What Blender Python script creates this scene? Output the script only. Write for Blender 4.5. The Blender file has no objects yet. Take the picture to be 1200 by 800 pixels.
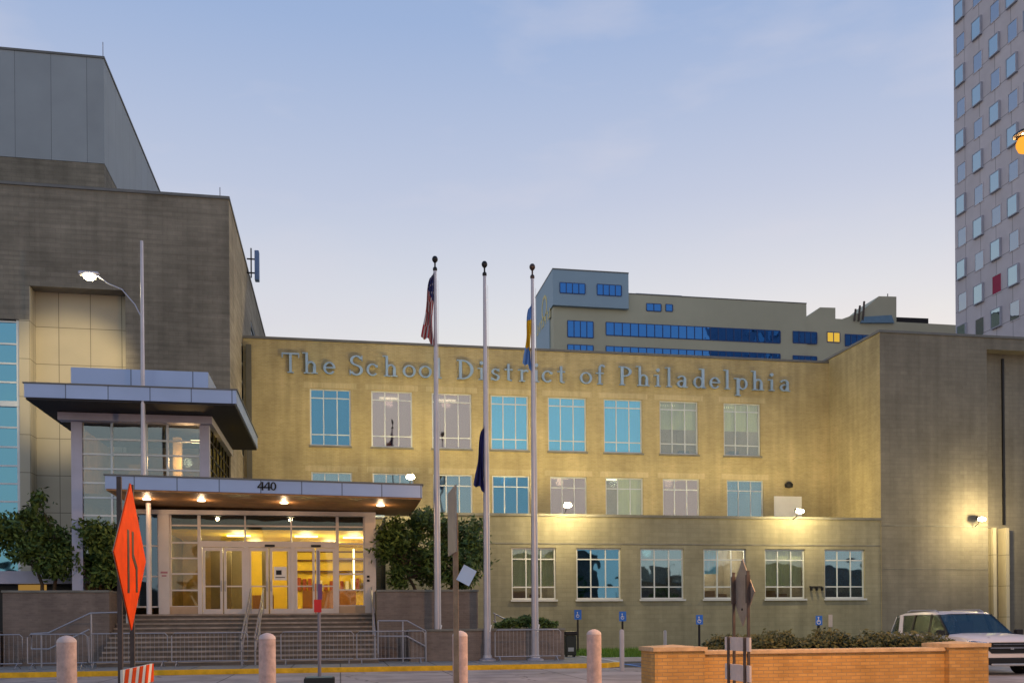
import bpy, math, random
from math import sin, cos, pi, radians, sqrt, atan2
from mathutils import Vector, Matrix
random.seed(7)
S = bpy.context.scene
COL = S.collection

# ------------------------------------------------------------ camera
# world frame: X along the school facade, Y away from the street, Z up (metres)
YAW = radians(10.2); ROLL = .0078; F = 1120.0; EYE = 1.5
fw = Vector((sin(YAW), cos(YAW), 0)); rt0 = Vector((cos(YAW), -sin(YAW), 0)); up0 = Vector((0, 0, 1))
rt = (rt0 * cos(ROLL) - up0 * sin(ROLL)); up = (up0 * cos(ROLL) + rt0 * sin(ROLL))
cam = bpy.data.objects.new('camera', bpy.data.cameras.new('camera')); COL.objects.link(cam)
M = Matrix((rt, up, -fw)).transposed().to_4x4(); M.translation = Vector((0, 0, EYE)); cam.matrix_world = M
cam.data.sensor_width = 36; cam.data.lens = F / 1200 * 36; cam.data.shift_y = (728 - 400) / 1200
cam.data.clip_end = 3000; S.camera = cam

def at(u, v, Y):                                   # survey: photo point seen on the vertical plane y = Y
    d = F * fw + (u - 600) * rt - (v - 728) * up
    return Vector((0, 0, EYE)) + d * (Y / d.y)
def X_(u, Y): return at(u, 728, Y).x
def gp(u, v, z=0.0):                               # survey: photo point seen on the level z
    d = F * fw + (u - 600) * rt - (v - 728) * up
    return Vector((0, 0, EYE)) + d * ((z - EYE) / d.z)

# ------------------------------------------------------------ view, world, sun
S.view_settings.view_transform = 'Standard'; S.view_settings.look = 'None'
S.view_settings.exposure = 0.0; S.view_settings.gamma = 1; S.view_settings.use_curve_mapping = False
W = bpy.data.worlds.new("World"); S.world = W; W.use_nodes = True
nt = W.node_tree; nt.nodes.clear()
def N(nt, t, **k):
    n = nt.nodes.new(t)
    for a, b in k.items(): setattr(n, a, b)
    return n
def ramp(n, stops):
    e = n.color_ramp.elements
    while len(e) > len(stops): e.remove(e[-1])
    while len(e) < len(stops): e.new(.5)
    for i, (p, c) in enumerate(stops): e[i].position = p; e[i].color = (*c, 1) if len(c) == 3 else c
L = nt.links.new
out = N(nt, 'ShaderNodeOutputWorld'); bg = N(nt, 'ShaderNodeBackground'); tc = N(nt, 'ShaderNodeTexCoord')
sep = N(nt, 'ShaderNodeSeparateXYZ'); L(tc.outputs['Generated'], sep.inputs[0])
r = N(nt, 'ShaderNodeValToRGB'); L(sep.outputs['Z'], r.inputs[0])
ramp(r, [(0, (.78, .70, .62)), (.23, (.80, .77, .73)), (.31, (.66, .68, .74)), (.40, (.50, .555, .71)),
         (.53, (.32, .43, .67)), (.8, (.16, .29, .54)), (1, (.12, .22, .47))])
# dusk glow: the half of the sky beyond the buildings is brighter than the half behind the street
dt = N(nt, 'ShaderNodeVectorMath', operation='DOT_PRODUCT'); L(tc.outputs['Generated'], dt.inputs[0])
dt.inputs[1].default_value = Vector((.38, .92, 0)).normalized()
mr = N(nt, 'ShaderNodeMapRange'); L(dt.outputs['Value'], mr.inputs[0])
mr.inputs[1].default_value = -1; mr.inputs[2].default_value = 1; mr.inputs[3].default_value = 1.0; mr.inputs[4].default_value = 1.03
# thin, barely visible cloud streaks
mp = N(nt, 'ShaderNodeMapping'); L(tc.outputs['Generated'], mp.inputs[0]); mp.inputs['Scale'].default_value = (2.2, 2.2, 7)
nz = N(nt, 'ShaderNodeTexNoise'); L(mp.outputs[0], nz.inputs[0]); nz.inputs['Scale'].default_value = 2.1; nz.inputs['Detail'].default_value = 6
cr = N(nt, 'ShaderNodeMapRange'); L(nz.outputs[0], cr.inputs[0]); cr.inputs[1].default_value = .52; cr.inputs[2].default_value = .78
cr.inputs[3].default_value = 0; cr.inputs[4].default_value = .5
cm = N(nt, 'ShaderNodeMix', data_type='RGBA'); L(cr.outputs[0], cm.inputs[0]); L(r.outputs[0], cm.inputs[6]); cm.inputs[7].default_value = (.66, .64, .72, 1)
ml = N(nt, 'ShaderNodeVectorMath', operation='SCALE'); L(cm.outputs[2], ml.inputs[0]); L(mr.outputs[0], ml.inputs['Scale'])
sky = N(nt, 'ShaderNodeTexSky', sky_type='NISHITA'); sky.sun_disc = False
sky.sun_elevation = radians(3); sky.sun_rotation = radians(28)
sk = N(nt, 'ShaderNodeVectorMath', operation='SCALE'); L(sky.outputs[0], sk.inputs[0]); sk.inputs['Scale'].default_value = .02
ad = N(nt, 'ShaderNodeVectorMath', operation='ADD'); L(ml.outputs[0], ad.inputs[0]); L(sk.outputs[0], ad.inputs[1])
L(ad.outputs[0], bg.inputs[0]); bg.inputs[1].default_value = 0.97; L(bg.outputs[0], out.inputs[0])
sun = bpy.data.objects.new('sun', bpy.data.lights.new('sun', 'SUN')); COL.objects.link(sun)
sun.data.energy = .6; sun.data.angle = radians(25); sun.data.color = (1, .82, .68)
sd = Vector((sin(radians(75)), cos(radians(75)) , .30)).normalized()
sun.rotation_euler = sd.to_track_quat('Z', 'Y').to_euler()

# ------------------------------------------------------------ materials
def base(name, rough=.8, metal=0., spec=.3):
    m = bpy.data.materials.new(name); m.use_nodes = True; t = m.node_tree; p = t.nodes['Principled BSDF']
    p.inputs['Roughness'].default_value = rough; p.inputs['Metallic'].default_value = metal
    p.inputs['Specular IOR Level'].default_value = spec
    return m, t, p
def mat(name, c, rough=.8, metal=0., var=.12, scale=1.5, bump=0., spec=.3, bscale=40):
    """plain coloured surface with uneven tone and a little relief"""
    m, t, p = base(name, rough, metal, spec); l = t.links.new
    g = N(t, 'ShaderNodeNewGeometry'); n = N(t, 'ShaderNodeTexNoise'); l(g.outputs['Position'], n.inputs[0])
    n.inputs['Scale'].default_value = scale; n.inputs['Detail'].default_value = 7; n.inputs['Roughness'].default_value = .62
    rr = N(t, 'ShaderNodeValToRGB'); l(n.outputs[0], rr.inputs[0])
    ramp(rr, [(.3, tuple(x * (1 - var) for x in c)), (.7, tuple(min(1, x * (1 + var)) for x in c))])
    l(rr.outputs[0], p.inputs['Base Color'])
    if bump:
        b = N(t, 'ShaderNodeBump'); b.inputs['Strength'].default_value = bump; b.inputs['Distance'].default_value = .01
        n2 = N(t, 'ShaderNodeTexNoise'); l(g.outputs['Position'], n2.inputs[0]); n2.inputs['Scale'].default_value = bscale; n2.inputs['Detail'].default_value = 4
        l(n2.outputs[0], b.inputs['Height']); l(b.outputs[0], p.inputs['Normal'])
    return m
def brick(name, c1, c2, mortar, bw=.2, bh=.075, stain=.35, mort=.01, streak=.25, band=.0, rough=.85):
    """running-bond masonry on any upright wall, with weathering and rain streaks"""
    m, t, p = base(name, rough, 0, .2); l = t.links.new
    g = N(t, 'ShaderNodeNewGeometry'); s = N(t, 'ShaderNodeSeparateXYZ'); l(g.outputs['Position'], s.inputs[0])
    a = N(t, 'ShaderNodeMath', operation='ADD'); l(s.outputs[0], a.inputs[0]); l(s.outputs[1], a.inputs[1])
    c = N(t, 'ShaderNodeCombineXYZ'); l(a.outputs[0], c.inputs[0]); l(s.outputs[2], c.inputs[1])
    b = N(t, 'ShaderNodeTexBrick'); l(c.outputs[0], b.inputs['Vector'])
    b.inputs['Color1'].default_value = (*c1, 1); b.inputs['Color2'].default_value = (*c2, 1); b.inputs['Mortar'].default_value = (*mortar, 1)
    b.inputs['Scale'].default_value = 1; b.inputs['Brick Width'].default_value = bw; b.inputs['Row Height'].default_value = bh
    b.inputs['Mortar Size'].default_value = mort; b.inputs['Mortar Smooth'].default_value = .3
    n = N(t, 'ShaderNodeTexNoise'); l(g.outputs['Position'], n.inputs[0]); n.inputs['Scale'].default_value = .35; n.inputs['Detail'].default_value = 9; n.inputs['Roughness'].default_value = .68
    mr = N(t, 'ShaderNodeMapRange'); l(n.outputs[0], mr.inputs[0]); mr.inputs[1].default_value = .3; mr.inputs[2].default_value = .7
    mr.inputs[3].default_value = 1 - stain; mr.inputs[4].default_value = 1 + stain * .5
    # courses laid in slightly different shades
    mp = N(t, 'ShaderNodeMapping'); l(c.outputs[0], mp.inputs[0]); mp.inputs['Scale'].default_value = (.35, 5.5, 1)
    n2 = N(t, 'ShaderNodeTexNoise'); l(mp.outputs[0], n2.inputs[0]); n2.inputs['Scale'].default_value = 1; n2.inputs['Detail'].default_value = 5
    mr2 = N(t, 'ShaderNodeMapRange'); l(n2.outputs[0], mr2.inputs[0]); mr2.inputs[1].default_value = .3; mr2.inputs[2].default_value = .7
    mr2.inputs[3].default_value = 1 - streak; mr2.inputs[4].default_value = 1 + streak * .5
    mp3 = N(t, 'ShaderNodeMapping'); l(c.outputs[0], mp3.inputs[0]); mp3.inputs['Scale'].default_value = (2.2, .16, 1)
    n3 = N(t, 'ShaderNodeTexNoise'); l(mp3.outputs[0], n3.inputs[0]); n3.inputs['Scale'].default_value = 1; n3.inputs['Detail'].default_value = 4
    mr3 = N(t, 'ShaderNodeMapRange'); l(n3.outputs[0], mr3.inputs[0]); mr3.inputs[1].default_value = .35; mr3.inputs[2].default_value = .7
    mr3.inputs[3].default_value = .84; mr3.inputs[4].default_value = 1.06
    k = N(t, 'ShaderNodeMath', operation='MULTIPLY'); l(mr.outputs[0], k.inputs[0]); l(mr2.outputs[0], k.inputs[1])
    k2 = N(t, 'ShaderNodeMath', operation='MULTIPLY'); l(k.outputs[0], k2.inputs[0]); l(mr3.outputs[0], k2.inputs[1])
    sc = N(t, 'ShaderNodeVectorMath', operation='SCALE'); l(b.outputs['Color'], sc.inputs[0]); l(k2.outputs[0], sc.inputs['Scale'])
    l(sc.outputs[0], p.inputs['Base Color'])
    bp = N(t, 'ShaderNodeBump'); bp.inputs['Strength'].default_value = .5; bp.inputs['Distance'].default_value = .006
    inv = N(t, 'ShaderNodeMath', operation='SUBTRACT'); inv.inputs[0].default_value = 1; l(b.outputs['Fac'], inv.inputs[1])
    l(inv.outputs[0], bp.inputs['Height']); l(bp.outputs[0], p.inputs['Normal'])
    return m
def panelled(name, c, pw, ph, rough=.4, metal=.3, ox=0., oz=0., gap=.012):
    """sheet-metal or precast cladding with open joints every pw x ph metres"""
    m, t, p = base(name, rough, metal, .5); l = t.links.new
    g = N(t, 'ShaderNodeNewGeometry'); s = N(t, 'ShaderNodeSeparateXYZ'); l(g.outputs['Position'], s.inputs[0])
    a = N(t, 'ShaderNodeMath', operation='ADD'); l(s.outputs[0], a.inputs[0]); l(s.outputs[1], a.inputs[1])
    cc = N(t, 'ShaderNodeCombineXYZ'); l(a.outputs[0], cc.inputs[0]); l(s.outputs[2], cc.inputs[1])
    mp = N(t, 'ShaderNodeMapping'); l(cc.outputs[0], mp.inputs[0]); mp.inputs['Location'].default_value = (ox, oz, 0)
    b = N(t, 'ShaderNodeTexBrick'); l(mp.outputs[0], b.inputs['Vector']); b.offset = 0
    b.inputs['Color1'].default_value = (*c, 1); b.inputs['Color2'].default_value = (*(x * .93 for x in c), 1)
    b.inputs['Mortar'].default_value = (*(x * .35 for x in c), 1)
    b.inputs['Scale'].default_value = 1; b.inputs['Brick Width'].default_value = pw; b.inputs['Row Height'].default_value = ph; b.inputs['Mortar Size'].default_value = gap
    n = N(t, 'ShaderNodeTexNoise'); l(g.outputs['Position'], n.inputs[0]); n.inputs['Scale'].default_value = .8; n.inputs['Detail'].default_value = 8
    mr = N(t, 'ShaderNodeMapRange'); l(n.outputs[0], mr.inputs[0]); mr.inputs[3].default_value = .86; mr.inputs[4].default_value = 1.12
    sc = N(t, 'ShaderNodeVectorMath', operation='SCALE'); l(b.outputs['Color'], sc.inputs[0]); l(mr.outputs[0], sc.inputs['Scale'])
    l(sc.outputs[0], p.inputs['Base Color'])
    return m
def glass(name, refl=(.5, .72, .85), trans=(.55, .7, .75), fac=.45, rough=.02, top=1.0):
    m = bpy.data.materials.new(name); m.use_nodes = True; t = m.node_tree; t.nodes.clear(); l = t.links.new
    o = N(t, 'ShaderNodeOutputMaterial'); mx = N(t, 'ShaderNodeMixShader'); tr = N(t, 'ShaderNodeBsdfTransparent'); gl = N(t, 'ShaderNodeBsdfGlossy')
    gl.inputs['Color'].default_value = (*refl, 1); gl.inputs['Roughness'].default_value = rough; tr.inputs['Color'].default_value = (*trans, 1)
    fr = N(t, 'ShaderNodeLayerWeight'); fr.inputs['Blend'].default_value = .25
    mr = N(t, 'ShaderNodeMapRange'); l(fr.outputs['Fresnel'], mr.inputs[0]); mr.inputs[3].default_value = fac; mr.inputs[4].default_value = top
    # float glass is never quite flat: the reflections waver
    g = N(t, 'ShaderNodeNewGeometry'); n = N(t, 'ShaderNodeTexNoise'); l(g.outputs['Position'], n.inputs[0]); n.inputs['Scale'].default_value = 1.1; n.inputs['Detail'].default_value = 1
    b = N(t, 'ShaderNodeBump'); b.inputs['Strength'].default_value = .35; b.inputs['Distance'].default_value = .02; l(n.outputs[0], b.inputs['Height']); l(b.outputs[0], gl.inputs['Normal'])
    l(mr.outputs[0], mx.inputs[0]); l(tr.outputs[0], mx.inputs[1]); l(gl.outputs[0], mx.inputs[2]); l(mx.outputs[0], o.inputs[0])
    return m
def glow(name, c, e):
    m = bpy.data.materials.new(name); m.use_nodes = True; t = m.node_tree; t.nodes.clear()
    o = N(t, 'ShaderNodeOutputMaterial'); em = N(t, 'ShaderNodeEmission'); em.inputs[0].default_value = (*c, 1); em.inputs[1].default_value = e
    t.links.new(em.outputs[0], o.inputs[0]); return m

TANB = brick('tan_school_brick', (.52, .43, .23), (.45, .37, .19), (.50, .43, .28), stain=.26, streak=.05)
GREYB = brick('grey_brown_brick', (.26, .24, .195), (.235, .215, .175), (.222, .204, .168), bw=.4, bh=.2, mort=.012, stain=.24, streak=.07)
BASEB = brick('base_brick', (.33, .31, .225), (.30, .28, .20), (.285, .265, .19), bw=.4, bh=.2, mort=.012, stain=.24, streak=.06)
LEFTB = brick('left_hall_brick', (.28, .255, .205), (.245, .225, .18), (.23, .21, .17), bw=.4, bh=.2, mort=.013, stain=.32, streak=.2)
LANEB = brick('sodium_tinted_brick', (.66, .37, .12), (.54, .29, .09), (.42, .27, .13), bw=.21, bh=.07, mort=.009, stain=.25, streak=.1)  # orange tint of the street light put into the brick colour
CAPB = mat('wall_cap_stone', (.55, .38, .22), .8, var=.2, scale=5, bump=.4)
PLANTB = brick('planter_brick', (.26, .21, .18), (.21, .17, .15), (.24, .20, .17), stain=.25, streak=.12)
PENT = panelled('penthouse_panel', (.31, .35, .38), 1.55, 30, .6, .15, gap=.01)
STONE = panelled('pale_stone_panel', (.50, .45, .33), 1.25, 1.55, .8, 0, gap=.014)
BLUEM = panelled('blue_grey_metal_panel', (.34, .44, .68), 1.32, 4, .35, .35, ox=.4, gap=.018)
BLUEP = panelled('blue_parapet_panel', (.33, .44, .70), 2.03, 4, .35, .35, ox=.9, gap=.02)
WHITEF = mat('white_window_frame', (.55, .57, .60), .45, .2, .06)
MULL = mat('mullion_silver', (.62, .66, .68), .4, .3, .08)
LILAC = mat('lavender_grey_pier', (.44, .44, .55), .45, .2, .08)
ENTRYF = mat('entry_frame_paint', (.66, .60, .58), .4, .1, .07)
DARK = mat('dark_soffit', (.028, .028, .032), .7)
WOOD = mat('wood_soffit', (.36, .19, .075), .5, var=.3, scale=3)
COPE = mat('metal_coping', (.16, .16, .155), .5, .4)
LEDGE = mat('stone_ledge', (.2, .195, .17), .8, var=.25, bump=.3)
CONC = mat('shade_dark_concrete', (.16, .135, .115), .85, var=.22, scale=2.5, bump=.4)  # darkened: shade under the step nosings put into the colour
PIPE = mat('galvanised_rail', (.36, .36, .40), .45, .5, .15)
POLE = mat('brushed_pole', (.45, .44, .50), .38, .55, .1)
BLACK = mat('black_metal', (.02, .02, .023), .4, .3)
BRONZE = mat('brown_steel_post', (.10, .075, .065), .6, .3, .25, 6)
WOODP = mat('weathered_post', (.30, .21, .13), .8, 0, .25, 8, .4)
TAUPE = mat('sign_back_aluminium', (.34, .29, .245), .5, .45, .16, 5)
ORANGE = mat('orange_sign_sheeting', (.80, .065, .0), .6, 0, .16, 5, spec=.1)
WHITE = mat('white_paint', (.78, .77, .76), .5, 0, .06)
BLUE = mat('blue_sign', (.03, .10, .45), .45, 0, .05)
RED = mat('red_sign', (.55, .03, .03), .45)
BOLL = mat('bollard_paint', (.56, .40, .345), .6, 0, .22, 9, .5)
G_OFF = glass('office_glass', (.48, .68, .80), (.62, .72, .74), .42)
G_PINK = glass('rosy_glass', (.72, .66, .66), (.6, .6, .6), .5)
G_CLEAR = glass('clear_glass', (.75, .85, .9), (.93, .95, .93), .14)
G_CYAN = glass('sky_tinted_glass', (.36, .78, .98), (.85, .95, 1), .42)
G_DEEP = glass('deep_blue_glass', (.20, .50, .75), (.35, .5, .6), .5)
G_BLUE = glass('blue_curtain_glass', (.22, .56, .78), (.15, .3, .4), .6)
G_DARK = glass('dark_glass', (.30, .45, .6), (.25, .33, .36), .3)
G_ENT = glass('entry_glass', (.6, .7, .7), (.95, .93, .85), .05)
G_FAR = glass('far_cobalt_glass', (.06, .22, .60), (.02, .05, .12), .7)
BLINDC = mat('cyan_blind', (.20, .62, .95), .8, var=.04)
BLINDY = mat('cream_blind', (.62, .68, .42), .8, var=.06)
ROOM = mat('office_wall', (.34, .31, .27), .9)
ROOMD = mat('office_carpet', (.10, .11, .13), .9)
LOBBY = mat('lobby_yellow_wall', (.80, .58, .07), .6, var=.12, scale=2)
LAMPW = glow('lamp_bulb_glow', (1, .86, .5), 60)
DOWN = glow('downlight_glow', (1, .8, .5), 7)
TUBE = glow('ceiling_tube_glow', (1, .85, .5), 5)
BARK = mat('bark', (.09, .065, .045), .9, 0, .3, 9, .6, bscale=18)
def leafmat(name, c1, c2):
    m, t, p = base(name, .6, 0, .3); l = t.links.new
    oi = N(t, 'ShaderNodeNewGeometry'); rr = N(t, 'ShaderNodeValToRGB'); l(oi.outputs['Random Per Island'], rr.inputs[0]); ramp(rr, [(0, c1), (1, c2)])
    l(rr.outputs[0], p.inputs['Base Color']); p.inputs['Subsurface Weight'].default_value = 0
    return m
LEAF = leafmat('tree_leaves', (.018, .045, .012), (.13, .19, .04))
HEDGE = leafmat('hedge_leaves', (.035, .05, .015), (.12, .11, .035))
GRASSM = leafmat('grass_blades', (.07, .16, .02), (.16, .28, .04))

# ------------------------------------------------------------ mesh helpers
class MB:
    def __init__(s): s.v = []; s.f = []; s.mi = []
    def face(s, pts, m=0):
        i = len(s.v); s.v += [tuple(p) for p in pts]; s.f.append(tuple(range(i, i + len(pts)))); s.mi.append(m)
    def mesh(s, vs, fs, m=0):
        i = len(s.v); s.v += [tuple(p) for p in vs]
        for f in fs: s.f.append(tuple(i + k for k in f)); s.mi.append(m)
    def box(s, x0, x1, y0, y1, z0, z1, m=0):
        if x1 < x0: x0, x1 = x1, x0
        if y1 < y0: y0, y1 = y1, y0
        if z1 < z0: z0, z1 = z1, z0
        v = [(x, y, z) for z in (z0, z1) for y in (y0, y1) for x in (x0, x1)]
        s.mesh(v, [(0, 2, 3, 1), (4, 5, 7, 6), (0, 1, 5, 4), (2, 6, 7, 3), (0, 4, 6, 2), (1, 3, 7, 5)], m); return s
    def tube(s, pts, r, n=8, r1=None, m=0):
        pts = [Vector(p) for p in pts]; rings = []
        for i, p in enumerate(pts):
            d = (pts[min(i + 1, len(pts) - 1)] - pts[max(i - 1, 0)]).normalized()
            a = d.cross(Vector((0, 0, 1)) if abs(d.z) < .95 else Vector((1, 0, 0))).normalized(); b = d.cross(a)
            rr = r if r1 is None else r + (r1 - r) * i / (len(pts) - 1)
            rings.append([p + a * rr * cos(2 * pi * k / n) + b * rr * sin(2 * pi * k / n) for k in range(n)])
        v = [q for R in rings for q in R]; f = []
        for i in range(len(pts) - 1):
            for k in range(n): f.append((i * n + k, i * n + (k + 1) % n, (i + 1) * n + (k + 1) % n, (i + 1) * n + k))
        f.append(tuple(range(n))[::-1]); f.append(tuple((len(pts) - 1) * n + k for k in range(n)))
        s.mesh(v, f, m); return s
    def lathe(s, c, prof, n=20, m=0):
        c = Vector(c); v = [(c.x + r * cos(2 * pi * k / n), c.y + r * sin(2 * pi * k / n), c.z + z) for r, z in prof for k in range(n)]; f = []
        for i in range(len(prof) - 1):
            for k in range(n): f.append((i * n + k, i * n + (k + 1) % n, (i + 1) * n + (k + 1) % n, (i + 1) * n + k))
        f.append(tuple(range(n))[::-1]); f.append(tuple((len(prof) - 1) * n + k for k in range(n)))
        s.mesh(v, f, m); return s
    def prism(s, poly, d, m=0):                       # polygon extruded along the vector d
        d = Vector(d); n = len(poly); a = [Vector(p) for p in poly]; b = [p + d for p in a]
        s.mesh(a + b, [tuple(range(n)), tuple(range(2 * n - 1, n - 1, -1))] + [(i, n + i, n + (i + 1) % n, (i + 1) % n) for i in range(n)], m); return s
    def build(s, name, mats, parent=None, smooth=False, bevel=0, recalc=True):
        me = bpy.data.meshes.new(name); me.from_pydata(s.v, [], s.f)
        if not isinstance(mats, (list, tuple)): mats = [mats]
        for m in mats: me.materials.append(m)
        for p, k in zip(me.polygons, s.mi): p.material_index = k; p.use_smooth = smooth
        if recalc:
            import bmesh
            bm = bmesh.new(); bm.from_mesh(me); bmesh.ops.recalc_face_normals(bm, faces=bm.faces)
            if smooth: 
                for e in bm.edges:
                    if len(e.link_faces) == 2 and e.calc_face_angle(0) > radians(40): e.smooth = False
            bm.to_mesh(me); bm.free()
        o = bpy.data.objects.new(name, me); COL.objects.link(o)
        if parent: o.parent = parent; o.matrix_parent_inverse = Matrix.Translation(-parent_loc(parent))
        if bevel:
            b = o.modifiers.new('bevel', 'BEVEL'); b.width = bevel; b.segments = 2; b.limit_method = 'ANGLE'
        return o
def parent_loc(o):
    return Vector(o.location) if o.type == 'EMPTY' and not o.parent else Vector((0, 0, 0))   # parts keep world coordinates
def tag(o, label=None, cat=None, group=None, kind=None):
    if label: o['label'] = label
    if cat: o['category'] = cat
    if group: o['group'] = group
    if kind: o['kind'] = kind
    return o
def thing(name, label, cat, loc=(0, 0, 0), group=None):
    o = bpy.data.objects.new(name, None); COL.objects.link(o); o.location = loc; o.empty_display_size = .3
    return tag(o, label, cat, group)
def copy_tree(o, parent=None):
    c = o.copy(); COL.objects.link(c)
    if parent: c.parent = parent; c.matrix_parent_inverse = o.matrix_parent_inverse.copy()
    for ch in list(o.children): copy_tree(ch, c)
    return c
def lamp(name, loc, e, color, size=.08, kind='POINT', aim=None, ang=60, blend=.6, parent=None):
    l = bpy.data.lights.new(name, kind); l.energy = e; l.color = color
    l.shadow_soft_size = size
    o = bpy.data.objects.new(name, l); COL.objects.link(o); o.location = loc
    if kind == 'SPOT':
        l.spot_size = radians(ang); l.spot_blend = blend
        o.rotation_euler = (Vector(loc) - Vector(aim)).to_track_quat('Z', 'Y').to_euler()
    if parent: o.parent = parent; o.matrix_parent_inverse = Matrix.Translation(-parent_loc(parent))
    return o
def wallY(mb, x0, x1, z0, z1, Y, holes, t=.28):
    """front sheet of a wall facing the street with real openings and their reveals"""
    xs = sorted({x0, x1, *[h[0] for h in holes], *[h[1] for h in holes]}); zs = sorted({z0, z1, *[h[2] for h in holes], *[h[3] for h in holes]})
    for i in range(len(xs) - 1):
        for j in range(len(zs) - 1):
            cx = (xs[i] + xs[i + 1]) / 2; cz = (zs[j] + zs[j + 1]) / 2
            if any(h[0] < cx < h[1] and h[2] < cz < h[3] for h in holes): continue
            mb.face([(xs[i], Y, zs[j]), (xs[i + 1], Y, zs[j]), (xs[i + 1], Y, zs[j + 1]), (xs[i], Y, zs[j + 1])])
    for a, b, c, d in holes:
        mb.face([(a, Y, c), (a, Y, d), (a, Y + t, d), (a, Y + t, c)]); mb.face([(b, Y, c), (b, Y + t, c), (b, Y + t, d), (b, Y, d)])
        mb.face([(a, Y, c), (a, Y + t, c), (b, Y + t, c), (b, Y, c)]); mb.face([(a, Y, d), (b, Y, d), (b, Y + t, d), (a, Y + t, d)])

# ------------------------------------------------------------ ground
road = mat('street_concrete', (.44, .37, .34), .85, 0, .12, 1.2, .3)
def joints(m, pw, pl):
    t = m.node_tree; l = t.links.new; p = t.nodes['Principled BSDF']; g = N(t, 'ShaderNodeNewGeometry')
    src = p.inputs['Base Color'].links[0].from_socket
    b = N(t, 'ShaderNodeTexBrick'); b.offset = 0; l(g.outputs['Position'], b.inputs['Vector'])
    b.inputs['Scale'].default_value = 1; b.inputs['Brick Width'].default_value = pw; b.inputs['Row Height'].default_value = pl; b.inputs['Mortar Size'].default_value = .02
    b.inputs['Color1'].default_value = (1, 1, 1, 1); b.inputs['Color2'].default_value = (.9, .9, .9, 1); b.inputs['Mortar'].default_value = (.3, .3, .3, 1)
    v = N(t, 'ShaderNodeMix', data_type='RGBA', blend_type='MULTIPLY'); v.inputs[0].default_value = 1; l(src, v.inputs[6]); l(b.outputs['Color'], v.inputs[7])
    l(v.outputs[2], p.inputs['Base Color'])
joints(road, 3.1, 3.6)
def cracks(m, sc, amt):
    t = m.node_tree; l = t.links.new; p = t.nodes['Principled BSDF']; g = N(t, 'ShaderNodeNewGeometry'); src = p.inputs['Base Color'].links[0].from_socket
    n = N(t, 'ShaderNodeTexNoise'); l(g.outputs['Position'], n.inputs[0]); n.inputs['Scale'].default_value = 1.4
    ad = N(t, 'ShaderNodeVectorMath', operation='ADD'); l(g.outputs['Position'], ad.inputs[0]); l(n.outputs['Color'], ad.inputs[1])
    v = N(t, 'ShaderNodeTexVoronoi', feature='DISTANCE_TO_EDGE'); l(ad.outputs[0], v.inputs['Vector']); v.inputs['Scale'].default_value = sc
    r_ = N(t, 'ShaderNodeMapRange'); l(v.outputs['Distance'], r_.inputs[0]); r_.inputs[1].default_value = .0; r_.inputs[2].default_value = .012; r_.inputs[3].default_value = amt; r_.inputs[4].default_value = 1
    n2 = N(t, 'ShaderNodeTexNoise'); l(g.outputs['Position'], n2.inputs[0]); n2.inputs['Scale'].default_value = .7; n2.inputs['Detail'].default_value = 6
    r2 = N(t, 'ShaderNodeMapRange'); l(n2.outputs[0], r2.inputs[0]); r2.inputs[1].default_value = .42; r2.inputs[2].default_value = .58; r2.inputs[3].default_value = .78; r2.inputs[4].default_value = 1.05
    k = N(t, 'ShaderNodeMath', operation='MULTIPLY'); l(r_.outputs[0], k.inputs[0]); l(r2.outputs[0], k.inputs[1])
    sc_ = N(t, 'ShaderNodeVectorMath', operation='SCALE'); l(src, sc_.inputs[0]); l(k.outputs[0], sc_.inputs['Scale']); l(sc_.outputs[0], p.inputs['Base Color'])
cracks(road, .22, .45)
g = MB(); g.face([(-900, -400, 0), (900, -400, 0), (900, 1500, 0), (-900, 1500, 0)]); tag(g.build('ground', mat('far_asphalt', (.06, .06, .062), .9, 0, .2, .5)), kind='structure')
g = MB(); g.face([(-60, -20, .004), (60, -20, .004), (60, 29.5, .004), (-60, 29.5, .004)]); tag(g.build('road', road), kind='structure')
side = mat('sidewalk_concrete', (.27, .27, .26), .85, 0, .14, 1.5, .3); joints(side, 1.5, 1.6)
KY = 29.6
sw = MB(); sw.prism([(-60, KY + .2, 0), (8.35, KY + .2, 0), (8.9, KY + .8, 0), (9.1, KY + 2, 0), (9.1, 42, 0), (-60, 42, 0)], (0, 0, .14)); tag(sw.build('sidewalk', side), kind='structure')
yel = mat('yellow_kerb_paint', (.78, .44, .02), .65, 0, .25, 4, .3)
ke = MB(); ke.prism([(-60, KY, 0), (8.4, KY, 0), (8.35, KY + .196, 0), (-60, KY + .196, 0)], (0, 0, .15))
ke.prism([(8.4, KY, 0), (9.08, KY + .7, 0), (8.9, KY + .796, 0), (8.35, KY + .196, 0)], (0, 0, .15)); tag(ke.build('kerb', yel), kind='structure')
ke = MB(); ke.prism([(9.08, KY + .7, 0), (9.32, KY + 2, 0), (9.32, 36.2, 0), (9.104, 36.2, 0), (9.104, KY + 2, 0), (8.904, KY + .8, 0)], (0, 0, .15))
ke.box(9.324, 26, 34.0, 34.2, 0, .15); tag(ke.build('kerb', mat('pale_kerb', (.5, .5, .5), .8)), kind='structure')
g = MB(); g.box(9.324, 26, 34.204, 42.6, 0, .13); tag(g.build('lawn', mat('lawn_soil', (.10, .16, .03), .95, 0, .3, 4)), kind='structure')
g = MB()
for i in range(2): g.box(9.6 + 3.0 * i, 9.75 + 3.0 * i, 30, 33.9, .004, .012)
g.box(9.5, 14.0, 31.6, 31.9, .004, .0125)
tag(g.build('parking_lines', mat('blue_road_paint', (.08, .22, .55), .7)), kind='structure')
gr = MB()
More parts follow.
